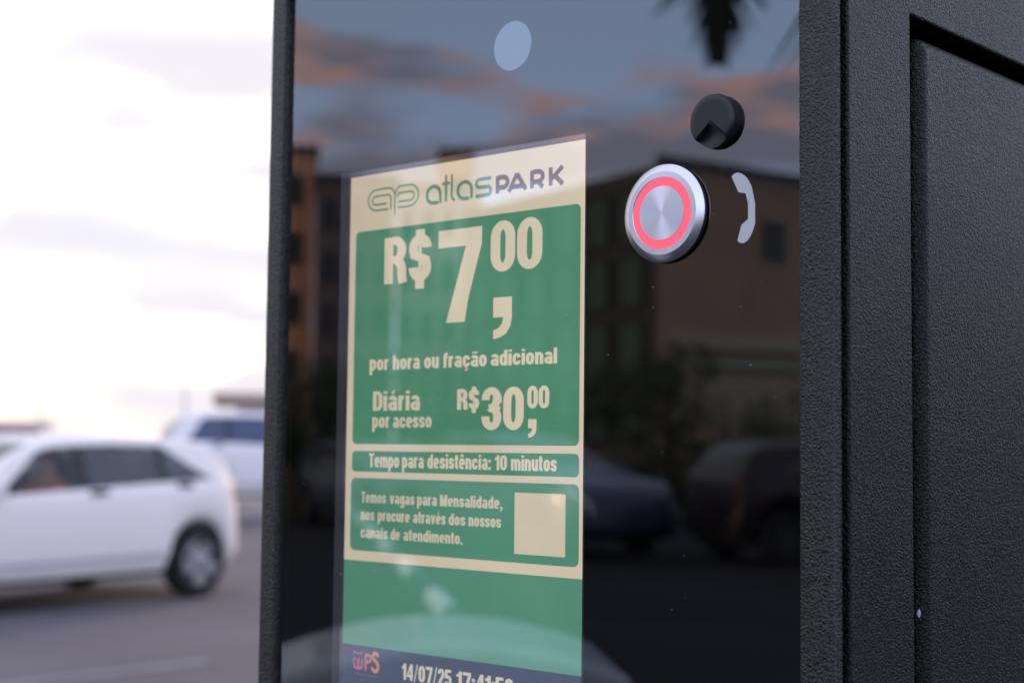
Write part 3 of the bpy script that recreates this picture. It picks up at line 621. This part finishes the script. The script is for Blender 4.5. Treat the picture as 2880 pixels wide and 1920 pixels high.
    for (xa, xb), nm in ((c['ws'], 'windshield'), (c['rwn'], 'rear_window')):
        w_ = MB()
        for side in (1, -1): w_.grid(lambda u, v: S_(xa+(xb-xa)*u, 7.15+(9-7.15)*v, side)+Vector((0, 0, -.003)), 10, 6, flip=side < 0)
        w_.build(nm, tint if not simple else car_glass('dark_car_glass'), root, smooth=True)
    bo = body.build('body', paintm, root, smooth=True)
    bo.modifiers.new('weld', 'WELD').merge_threshold = .0008
    iw = W2-.16
    under = MB().box(c['L0']+.12, c['L1']-.15, -iw, iw, c['sill']-.05, .55)
    under.build('underbody', trim, root)
    for x_ in (() if simple else (.25, 1.15)):
        for y_ in (-.34, .34):
            intr = MB().box(x_-.02, x_+.5, y_-.24, y_+.24, .52, .68); intr.build('seat', mat('dark_seat', (.03, .03, .034), .9), root, bevel=.03)
            MB().box(x_-.12, x_+.04, y_-.23, y_+.23, .6, 1.02).build('seat_back', MATS['dark_seat'], root, bevel=.03); MB().box(x_-.12, x_-.04, y_-.12, y_+.12, 1.03, 1.18).build('headrest', MATS['dark_seat'], root, bevel=.03)
    # wheels
    for xc in (0, c['wb']):
        for side in (1, -1):
            r = c['rw']; M_ = Matrix.Translation((xc, side*(W2-.10), r)) @ Matrix.Rotation(-side*pi/2, 4, 'X')
            ty = MB().lathe([(r*.62, -.09), (r*.9, -.095), (r*.985, -.075), (r, -.05), (r, .05), (r*.985, .075), (r*.9, .095), (r*.66, .088), (r*.64, .06)], 40, cap=False)
            wo_ = ty.build('wheel', tyre_m, root, smooth=True); wo_.matrix_local = M_
            rm = MB().lathe([(r*.655, .085), (r*.63, .092), (r*.60, .07), (r*.585, .02)], 40, cap=False)
            for k in range(5):
                Mk = Matrix.Rotation(2*pi*k/5+.3, 4, 'Z')
                b0 = len(rm.v)
                for (x_, y_, z_) in ((.03, .045, .075), (r*.61, .065, .080), (r*.61, -.065, .080), (.03, -.045, .075), (.03, .045, .03), (r*.61, .065, .03), (r*.61, -.065, .03), (.03, -.045, .03)): rm.v.append(tuple(Mk @ Vector((x_, y_, z_))))
                rm.f += [tuple(b0+i for i in q) for q in ((0, 3, 2, 1), (0, 1, 5, 4), (2, 3, 7, 6), (1, 2, 6, 5))]
            rm.lathe([(.075, .03), (.075, .078), (.05, .086)], 20)
            rm.build('rim', rim_m if not simple else mat('dark_alloy', (.05, .05, .055), .5, metal=.5), wo_)
            bk = MB().lathe([(r*.64, -.02), (.02, -.02)], 24); bk.build('brake_disc', trim, wo_)
    return root
whitep = mat('white_car_paint', (.78, .70, .66), .42, coat=.05, noise=(.8, .03, 2))
whitep2 = mat('white_car_paint_clean', (.72, .67, .66), .42, coat=.05)
make_car('hatchback_car', 'white hatchback driving left on the road, its orange-clad driver behind the front window', 'car', HATCH, whitep, (-10.77, 7.12, 0), -pi/2+radians(8), scale=.955)
make_car('suv_car', 'tall white SUV standing beyond the beige kerb, partly hidden by the hatchback', 'car', SUV, whitep2, (-22.8, 16.65, 0), pi/2-radians(26), scale=1.03, rear_glass=mat('navy_tinted_glass', (.03, .05, .11), .12, spec=.7))

# driver: one continuous seated body, hair and shirt as children
def skinned(name, pts, edges, radii, m, parent=None, sub=2, root_i=0, **k):
    me = bpy.data.meshes.new(name); me.from_pydata(pts, edges, []); me.materials.append(m); o = link(name, me, parent, **k)
    o.modifiers.new('skin', 'SKIN').use_smooth_shade = True
    for i, r in enumerate(radii): me.skin_vertices[0].data[i].radius = (r, r) if not isinstance(r, tuple) else r
    me.skin_vertices[0].data[root_i].use_root = True
    sb = o.modifiers.new('sub', 'SUBSURF'); sb.levels = sb.render_levels = sub
    return o
skinm = mat('skin', (.60, .25, .15), .6)
px, py = -10.77+.50, 7.12-1.16   # driver's seat of the hatchback
dr = empty('person', (px, py, .47), -pi/2+radians(8)); tag(dr, 'driver in an orange-red shirt sitting at the wheel of the white hatchback', 'person')
pts = [(0, 0, .02), (-.03, 0, .25), (-.02, 0, .42), (-.01, 0, .50), (0, 0, .56), (.01, 0, .66), (0, .17, .41), (.10, .22, .22), (.33, .14, .25), (.40, .12, .27), (0, -.17, .41), (.10, -.22, .22), (.33, -.14, .25), (.40, -.12, .27), (.1, .1, 0), (.45, .12, .06), (.52, .12, -.22), (.1, -.1, 0), (.45, -.12, .06), (.52, -.12, -.22)]
eds = [(0, 1), (1, 2), (2, 3), (3, 4), (4, 5), (2, 6), (6, 7), (7, 8), (8, 9), (2, 10), (10, 11), (11, 12), (12, 13), (0, 14), (14, 15), (15, 16), (0, 17), (17, 18), (18, 19)]
rad = [.14, .14, .13, .055, .075, .085, .06, .045, .032, .035, .06, .045, .032, .035, .085, .065, .05, .085, .065, .05]
skinned('body', pts, eds, rad, skinm, dr)
skinned('shirt', [(0, 0, .04), (-.03, 0, .25), (-.02, 0, .41), (0, .18, .41), (.08, .225, .26), (0, -.18, .41), (.08, -.225, .26)], [(0, 1), (1, 2), (2, 3), (3, 4), (2, 5), (5, 6)], [.155, .157, .145, .072, .06, .072, .06], mat('orange_shirt', (.65, .12, .05), .9), dr)
hb = bmesh.new(); bmesh.ops.create_uvsphere(hb, u_segments=20, v_segments=12, radius=.098)
bmesh.ops.delete(hb, geom=[v for v in hb.verts if v.co.z < -.01 and v.co.x > -.02], context='VERTS')
me = bpy.data.meshes.new('hair'); hb.to_mesh(me); hb.free(); me.materials.append(mat('dark_hair', (.01, .008, .007), .8)); link('hair', me, dr, loc=(-.005, 0, .655))

# ================================================================== trees
leafm = [mat('leaf_dark', (.035, .055, .022), .7), mat('leaf_mid', (.05, .08, .03), .7), mat('leaf_light', (.075, .10, .035), .7)]
barkm = mat('bark', (.08, .06, .045), .95, noise=(4, .3, 4))
def make_tree(name, label, x, y, h, w, seed, cat='tree', group=None, n=2200, low=.25):
    R = random.Random(seed); root = empty(name, (x, y, 0)); tag(root, label, cat, group)
    t = MB().tube([(0, 0, 0), (.05, .03, h*.25), (-.04, .05, h*.5), (.02, 0, h*.8)], [w*.05, w*.04, w*.03, w*.01], 8)
    for k in range(6):
        a = R.uniform(0, 2*pi); z0 = h*R.uniform(.25, .55); l = w*.38
        t.tube([(0, 0, z0), (cos(a)*l*.5, sin(a)*l*.5, z0+h*.12), (cos(a)*l, sin(a)*l, z0+h*.22)], [w*.02, w*.014, w*.005], 6)
    t.build('trunk', barkm, root, smooth=True)
    cl = [(R.uniform(-1, 1)*w*.33, R.uniform(-1, 1)*w*.33, h*(low+(1-low)*R.uniform(.15, .85)), w*R.uniform(.14, .26)) for _ in range(12)]
    V = []; F = []; MI = []
    for i in range(n):
        cx, cy, cz, r = R.choice(cl); d = Vector((R.gauss(0, 1), R.gauss(0, 1), R.gauss(0, 1))).normalized()*r*R.uniform(.55, 1.05)
        c = Vector((cx, cy, cz))+d*1.0; c.z = max(c.z, .25); s = R.uniform(.05, .12)*h*.3
        a = Vector((R.gauss(0, 1), R.gauss(0, 1), R.gauss(0, 1))).normalized(); b = a.cross(Vector((R.gauss(0, 1), R.gauss(0, 1), R.gauss(0, 1)))).normalized()
        k = len(V); V += [c-a*s, c-b*s*.45, c+a*s, c+b*s*.45]; F.append((k, k+1, k+2, k+3)); MI.append(R.randrange(3))
    me = bpy.data.meshes.new('crown'); me.from_pydata([tuple(v) for v in V], [], F)
    for m_ in leafm: me.materials.append(m_)
    me.polygons.foreach_set('material_index', MI); me.update(); link('crown', me, root)
    return root
def hd(deg, dist):   # a heading and a distance from the terminal glass
    return (sin(radians(deg))*dist, cos(radians(deg))*dist)
for i, (a, d, h, w, lab) in enumerate([(-143.7, 27, 3.1, 2.6, 'dense dark bush tree left of the brown building corner, seen in the glass'), (-146.4, 26, 2.0, 3.2, 'low wide dark tree in front of the brown building, seen in the glass'), (-149.6, 26, 2.0, 3.0, 'low dark tree at the right end of the row before the brown building'),
      (-129.6, 26, 2.9, 3.2, 'dark tree before the orange brown tower at the left of the glass reflection'), (-132.6, 27, 2.9, 3.0, 'dark tree below the second brown tower in the reflection'), (-136.2, 30, 2.9, 3.4, 'bushy tree before the pale building in the reflection'), (-140.0, 31, 3.0, 3.2, 'dark tree before the glass fronted side of the big building')]):
    x, y = hd(a, d); make_tree('bush_tree', lab, x, y, h, w, 20+i, group='low dark trees before the buildings', low=.05)
x, y = hd(25.5, 30); make_tree('darkening_tree', 'broad dark tree added behind the terminal to darken its right side', x, y, 4.2, 6.0, 41)  # unseen trees added to darken what the terminal side reflects
x, y = hd(33, 26); make_tree('darkening_tree', 'rounder dark tree added behind the terminal to darken its right side', x, y, 3.8, 5.0, 42)

for i, (a, d, h, w) in enumerate(((9, 17, 4.8, 5.0), (24, 18, 5.4, 6.0), (41, 17, 5.2, 6.0), (58, 16, 4.9, 5.6), (74, 15, 4.7, 5.6))):  # unseen trees added to block sky light from the terminal side
    x, y = hd(a, d); make_tree('blocker_tree', ['leftmost', 'second from left', 'middle', 'second from right', 'rightmost'][i]+' of the five light-blocking bushy trees added behind the terminal', x, y, h, w, 60+i, group='bushy trees behind the terminal', low=.02, n=2600)
# palm with hanging fronds
def palm(x, y, h):
    root = empty('palm_tree', (x, y, 0)); tag(root, 'palm tree with drooping dark fronds hanging over the lot, seen in the glass', 'palm tree')
    MB().tube([(0, 0, 0), (.1, .05, h*.3), (.12, .1, h*.65), (.05, .05, h)], [.19, .15, .13, .12], 12).build('trunk', barkm, root, smooth=True)
    R = random.Random(3); fm = mat('palm_leaf', (.012, .018, .012), .6)
    specs = [(radians(a_), R.uniform(1.5, 2.1), R.uniform(.5, 1.1), None) for a_ in (-150, -125, -95, -60, -30, 0, 30, 60)]
    hx_, hy_ = hd(-145.45, 6.6); tx, ty = hx_-x, hy_-y
    specs.append((atan2(ty, tx), math.hypot(tx, ty), 0, (h+.45, 2.97)))
    for az, L, lift, hang in specs:
        P = []
        for i in range(15):
            t = i/14
            if hang: r_ = L*min(1, (t/.5)**.7); z = h+1.2*hang[0]*0+.5*sin(pi*min(t*1.6, .5)) if t < .32 else h+.5-(h+.5-hang[1])*((t-.32)/.68)**1.1
            else: r_ = L*t*(1-.22*t); z = h+lift*t*2.0-1.6*t*t
            P.append(Vector((.05+cos(az)*r_, .05+sin(az)*r_, z)))
        q = MB().tube(P, [.02*(1-i/16)+.004 for i in range(15)], 5)
        for i in range(1, 15):
            for j in range(6 if hang else 3):
                ii = i+j/6; p = P[i-1].lerp(P[i], j/(6 if hang else 3)); tdir = (P[i]-P[i-1]).normalized(); sd_ = tdir.cross(Vector((0, 0, 1))).normalized() if not hang else Vector((-sin(radians(-145.4-90)+0), -cos(radians(-145.4-90)), 0)); ln = ((.62*sin(pi*(.12+.8*i/15))) if not hang else .17*max(.25, 15.6-ii))*R.uniform(.85, 1.1)
                for s in (1, -1):
                    tip = p+sd_*s*ln*.55+tdir*ln*.45+Vector((0, 0, -ln*.6)) if not hang else p+sd_*s*ln*.46*R.uniform(.6, 1.2)+Vector((0, 0, -ln*R.uniform(.3, .62))); mid = p.lerp(tip, .5)+Vector((0, 0, .05))
                    b = len(q.v); wv = tdir*(.022 if not hang else .034); q.v += [tuple(p-wv), tuple(p+wv), tuple(mid+wv), tuple(tip), tuple(mid-wv)]; q.f.append((b, b+1, b+2, b+3, b+4))
        q.build('frond', fm, root)
PALM = hd(-155.5, 7.4)
palm(PALM[0], PALM[1], 4.3)

# ================================================================== buildings seen in the glass
def building(name, label, corner, ang, lx, ly, h, wall_m, roofm, win_m, cols, rows, z0=1.2, wh=1.5, cat='building', ang2=None, frame_m=None, face=(1, 1), extra=None):
    """box with one corner at `corner`; face A runs along local +x (looking -y), face B along local +y (looking -x)"""
    root = empty(name, (corner[0], corner[1], 0), ang); tag(root, label, cat)
    MB().box(0, lx, 0, ly, 0, h).build('wall', wall_m, root)
    MB().box(-.12, lx+.12, -.12, ly+.12, h+.003, h+.35).build('roof_parapet', roofm, root)
    fm = frame_m or trim
    proto = {}
    def window(w, hh):
        if (w, hh) not in proto:
            p_ = bpy.data.meshes.new('window'); q = MB(); t = .07
            q.box(-w/2, -w/2+t, -.08, .02, 0, hh); q.box(w/2-t, w/2, -.08, .02, 0, hh); q.box(-w/2+t, w/2-t, -.08, .02, 0, t); q.box(-w/2+t, w/2-t, -.08, .02, hh-t, hh)
            p_.from_pydata(q.v, [], q.f); p_.materials.append(fm)
            g_ = bpy.data.meshes.new('pane'); g_.from_pydata([(-w/2+t, -.03, t), (w/2-t, -.03, t), (w/2-t, -.03, hh-t), (-w/2+t, -.03, hh-t)], [], [(0, 1, 2, 3)]); g_.materials.append(win_m)
            proto[(w, hh)] = (p_, g_)
        return proto[(w, hh)]
    for f_, L, rot in ((0, lx, 0), (1, ly, -pi/2)):
        if not face[f_]: continue
        nc = cols[f_]; nr = rows
        for r_ in range(nr):
            for c_ in range(nc):
                w = L/nc*.62; wm, gm_ = window(round(w, 2), wh)
                o = link('window', wm, root); zz = z0+r_*(h-z0)/nr+.3
                if f_ == 0: o.location = (L*(c_+.5)/nc, -.021, zz)
                else: o.location = (-.021, L*(c_+.5)/nc, zz); o.rotation_euler = (0, 0, -pi/2)
                link('pane', gm_, o)
    return root
tower_m = mat('orange_brown_tile', (.88, .46, .26), .8, noise=(.6, .12, 4)); brown_m = mat('brown_brick', (.48, .31, .20), .9, noise=(.5, .15, 5)); dbrown_m = mat('dark_brown_render', (.20, .15, .13), .9, noise=(.5, .1, 4))
pale_m = mat('pale_beige_render', (.80, .74, .62), .9, noise=(.4, .1, 4)); dark_m = mat('shaded_curtain_wall', (.05, .05, .052), .5); roof_m = mat('roof_edge', (.09, .08, .075), .9)
win_d = mat('dark_window', (.02, .024, .028), .15, spec=.6); win_g = mat('greenish_window', (.055, .10, .085), .3, spec=.5)
# big building: corner towards us; local +x side = brown long side, local +y side = glass side coloured dark for shade
K = hd(-143.2, 45)
def big():
    root = empty('corner_building', (K[0], K[1], 0), 0); tag(root, 'large building with a brown side and glass side coloured dark for shade, reflected beyond the call button', 'building')
    dA = Vector((-.97, -.24, 0)).normalized(); dB = Vector((.24, -.97, 0)).normalized(); h = 9.75
    LA, LB = 11.0, 26.0
    V = [Vector((0, 0, 0)), dA*LA, dA*LA+dB*LB, dB*LB]; up_ = Vector((0, 0, h))
    mesh('wall', [V[0], V[3], V[3]+up_, V[0]+up_], [(0, 1, 2, 3)], brown_m, root)['label'] = 'brown brick side wall'
    mesh('wall', [V[1], V[0], V[0]+up_, V[1]+up_, V[2], V[2]+up_, V[3], V[3]+up_], [(0, 1, 2, 3), (4, 0+0, 3, 5)[:0] or (1-1, 3, 5, 4), (4, 5, 7, 6)], dark_m, root)['label'] = 'curtain wall side coloured dark for its shade'  # the shade on this side is put into its dark wall colour
    mesh('roof', [v+up_+Vector((0, 0, .01)) for v in V], [(0, 1, 2, 3)], roof_m, root)
    # windows on the dark side
    nA = Vector((dA.y, -dA.x, 0)); nA = nA if nA.y > 0 else -nA
    q = bpy.data.meshes.new('window'); q.from_pydata([(0, 0, 0), (1.1, 0, 0), (1.1, 0, 1.5), (0, 0, 1.5)], [], [(0, 1, 2, 3)]); q.materials.append(win_g)
    fr = MB().box(-.08, 0, -.04, .04, -.08, 1.58).box(1.1, 1.18, -.04, .04, -.08, 1.58).box(0, 1.1, -.04, .04, -.08, 0).box(0, 1.1, -.04, .04, 1.5, 1.58)
    fme = bpy.data.meshes.new('frame'); fme.from_pydata(fr.v, [], fr.f); fme.materials.append(trim)
    ra = atan2(dA.y, dA.x)
    for i in range(6):
        for j in range(4):
            o = link('window', q, root, loc=dA*(.7+i*1.7)+nA*.05+Vector((0, 0, 1.6+j*2.0)), rz=ra); f2 = link('frame', fme, o)
    nB = Vector((dB.y, -dB.x, 0)); nB = nB if nB.x > 0 else -nB; rb = atan2(dB.y, dB.x)
    # pale band, low canopy and a few dark windows along the brown side
    def strip(a, b, z0, z1, t, m, nm):
        A_ = dB*a; B_ = dB*b; P = [A_, B_, B_+nB*t, A_+nB*t]; V_ = [p+Vector((0, 0, z0)) for p in P]+[p+Vector((0, 0, z1)) for p in P]
        return mesh(nm, V_, [(0, 1, 2, 3), (4, 5, 6, 7), (0, 1, 5, 4), (1, 2, 6, 5), (2, 3, 7, 6), (3, 0, 4, 7)], m, root)
    strip(.6, 25.5, 4.35, 4.75, .25, mat('tan_band', (.52, .44, .30), .9), 'wall_band'); strip(.6, 25.5, 3.75, 4.1, .18, mat('olive_band', (.36, .37, .26), .9), 'wall_band')
    strip(.3, 25.5, 1.9, 3.6, .06, mat('tan_wall', (.46, .36, .25), .9, noise=(.5, .12, 3)), 'lower_wall')
    for (a, z) in ((4.2, 7.2), (7.2, 6.6), (10.5, 7.4), (14, 6.8)): strip(a, a+1.0, z, z+1.3, .04, win_d, 'window')
    strip(-.1, 26.1, h+.02, h+.32, .15, roof_m, 'roof_edge')
big()
def slab(name, label, a0, a1, dist, eltop, m, nwin=3, rows=4, winm=None):
    """an upright block facing the lot between two headings"""
    h = 1.3+math.tan(radians(eltop))*dist; x0, y0 = hd(a0, dist); x1, y1 = hd(a1, dist); L = math.hypot(x1-x0, y1-y0)
    ang = atan2(y1-y0, x1-x0)
    # local +x from the first heading to the second; the front looks back to the lot, so depth goes to the other side
    root = empty(name, (x0, y0, 0), ang); tag(root, label, 'building')
    sgn = 1 if (Vector((-sin(ang), cos(ang))).dot(Vector((x0, y0))) > 0) else -1
    D = 9*sgn
    MB().box(0, L, min(0, D), max(0, D), 0, h).build('wall', m, root); MB().box(-.15, L+.15, min(-.1*sgn, D+.1*sgn), max(-.1*sgn, D+.1*sgn), h+.003, h+.3).build('roof_edge', roof_m, root)
    ws = MB(); w = L/nwin*.5; hh = (h-1)/rows*.5
    wm = bpy.data.meshes.new('window'); q = MB().box(-w/2, w/2, -.03, .03, 0, hh); wm.from_pydata(q.v, [], q.f); wm.materials.append(winm or win_d)
    fm_ = bpy.data.meshes.new('sill'); q = MB().box(-w/2-.05, w/2+.05, -.08, .08, -.08, -.001); fm_.from_pydata(q.v, [], q.f); fm_.materials.append(roof_m)
    for i in range(nwin):
        for j in range(rows):
            o = link('window', wm, root, loc=(L*(i+.5)/nwin, -.02*sgn, 1.2+(h-1.2)*j/rows+.3)); link('sill', fm_, o)
    return root
slab('tower_block', 'narrow orange brown tower at the left edge of the reflection', -126.5, -130.15, 62, 10.9, tower_m, 2, 5)
slab('brown_block', 'dark brown block next to the orange brown tower', -130.2, -133.2, 60, 9.9, dbrown_m, 3, 5)
slab('pale_block', 'pale beige block between the brown block and the dark building', -133.3, -136.4, 66, 9.6, pale_m, 4, 5)
slab('stair_tower', 'small dark and orange stair tower rising above the pale block', -134.9, -136.1, 76, 11.0, tower_m, 1, 5)
slab('low_block', 'low brown block beside the shade-darkened glass side of the corner building', -136.5, -139.2, 58, 8.2, brown_m, 3, 3)

# ================================================================== other vehicles around the terminal
bluep = mat('silver_blue_paint', (.035, .05, .095), .35, coat=.4); darkp = mat('dark_red_paint', (.012, .006, .007), .3, coat=.4); navyp = mat('navy_paint', (.02, .035, .09), .35, coat=.3); silv = mat('silver_paint', (.52, .60, .62), .32, coat=.3)
x, y = hd(-141.3, 19); make_car('parked_car', 'silver blue sedan parked in the lot, seen low in the glass beside the screen', 'car', SEDAN, bluep, (x-1.9, y+.6, 0), radians(12), simple=True)
x, y = hd(-146.3, 18); make_car('parked_car', 'very dark red hatchback parked under the low trees, seen in the glass', 'car', HATCH, darkp, (x+.6, y+.6, 0), radians(-60), simple=True)
x, y = hd(-133.5, 24); make_car('parked_car', 'silver blue hatchback farthest left in the lot, seen behind the screen reflection', 'car', HATCH, bluep, (x-1.2, y, 0), radians(20), simple=True)
x, y = hd(24.5, 9.5); make_car('parked_car', 'navy SUV added behind the terminal for a bluish reflection on its side', 'car', SUV, navyp, (x-1.2, y+1.6, 0), radians(-8), simple=True)  # unseen car added to tint the reflection on the terminal side
bar = empty('barrier_gate', (-1.13, -1.03, 0), radians(132.5)); tag(bar, 'pale barrier gate cabinet with a banded boom beside the terminal, mirrored in the lower glass', 'barrier gate')
# local +x = along the cabinet face, local -y = towards the terminal ... the arch tops the cabinet
cb = MB(); n_ = 18; wv, dv = .235, .16
prof_ = [(-wv, .05)]+[(-wv+2*wv*i/n_, .935+.065*(1-((i/n_-.44)/.56)**2)) for i in range(n_+1)]+[(wv, .05)]
for y_ in (-dv, dv): cb.v += [(x_, y_, z_) for x_, z_ in prof_]
m_ = len(prof_); cb.f.append(tuple(range(m_))[::-1]); cb.f.append(tuple(range(m_, 2*m_)))
for i in range(m_): cb.f.append((i, (i+1) % m_, m_+(i+1) % m_, m_+i))
cb.build('cabinet', mat('pale_grey_enamel', (.44, .53, .57), .3, coat=.4), bar, bevel=.012)
MB().box(-.28, .28, -.2, .2, 0, .05).build('base_plate', trim, bar)
MB().lathe([(.018, 0), (.018, .012), (.0, .014)], 24, Matrix.Translation((.0, dv, .955)) @ Matrix.Rotation(-pi/2, 4, 'X'), cap=False).build('lock', trim, bar)
a0 = Vector((-1.45, -1.48, .90)); ad = Vector((-.77, -.638, 0)); 
bo_ = MB().tube([a0, a0+ad*6.0], [.02, .018], 10).build('boom', mat('dark_blue_boom', (.03, .045, .10), .4), bar, smooth=True); bo_.matrix_parent_inverse = bar.matrix_local.inverted() if False else Matrix.Identity(4)
inv = (Matrix.Translation((-1.13, -1.03, 0)) @ Matrix.Rotation(radians(132.5), 4, 'Z')).inverted(); bo_.matrix_local = inv
for k in range(5):
    p0 = a0+ad*(.5+k*.9); bb = MB().tube([p0, p0+ad*.38], [.0225, .0225], 10, cap=False).build('reflective_band', mat('reflective_band', (.60, .68, .75), .5), bo_)

# ================================================================== far background in the direct view
far = empty('market_hall', (-64.5, 47.9, 0), radians(52)); tag(far, 'long low building, its walls paled for haze, with a flat brown roof far beyond the road', 'building')
MB().box(1.2, 40, 0, 8, 0, 3.38).build('wall', mat('haze_pale_wall', (.80, .72, .74), .9), far)  # wall colour lightened in place of distance haze
MB().box(0, 41, -1.2, 9, 3.45, 4.0).build('roof', mat('brown_roof', (.46, .34, .27), .9), far)
for i in range(6): MB().box(4.4+i*3.2, 6.0+i*3.2, -.05, .05, 0.9, 2.4).build('window', win_d, far)
far2 = empty('shed', (-68.6, 41.1, 0), radians(-120)); tag(far2, 'small shed with walls and tan roof paled for haze far at the left', 'building')
MB().box(.6, 20, -6, 0, 0, 1.95).build('wall', MATS['haze_pale_wall'], far2)
MB().box(0, 20.6, -6.6, .5, 2.0, 2.36).build('roof', mat('haze_tan_roof', (.66, .54, .46), .9), far2)  # roof colour lightened to stand for the washed-out haze
for (x, y, h, lab) in ((-77.5, 45.6, 3.9, 'short thin lamp post at the left above the hatchback roof'), (-65, 46.5, 5.3, 'taller thin lamp post left of the far hall')):
    lp = empty('lamp_post', (x, y, 0)); tag(lp, lab, 'lamp post', 'thin lamp posts on the horizon')
    pm = mat('galvanised_post', (.62, .58, .58), .6)
    MB().tube([(0, 0, 0), (0, 0, h)], [.10, .06], 8).build('pole', pm, lp); MB().tube([(0, 0, h), (.3, -.1, h+.2), (.9, -.3, h+.25)], [.05, .04, .035], 6).build('arm', pm, lp); MB().box(.8, 1.25, -.4, -.2, h+.2, h+.3).build('lamp_head', pm, lp)
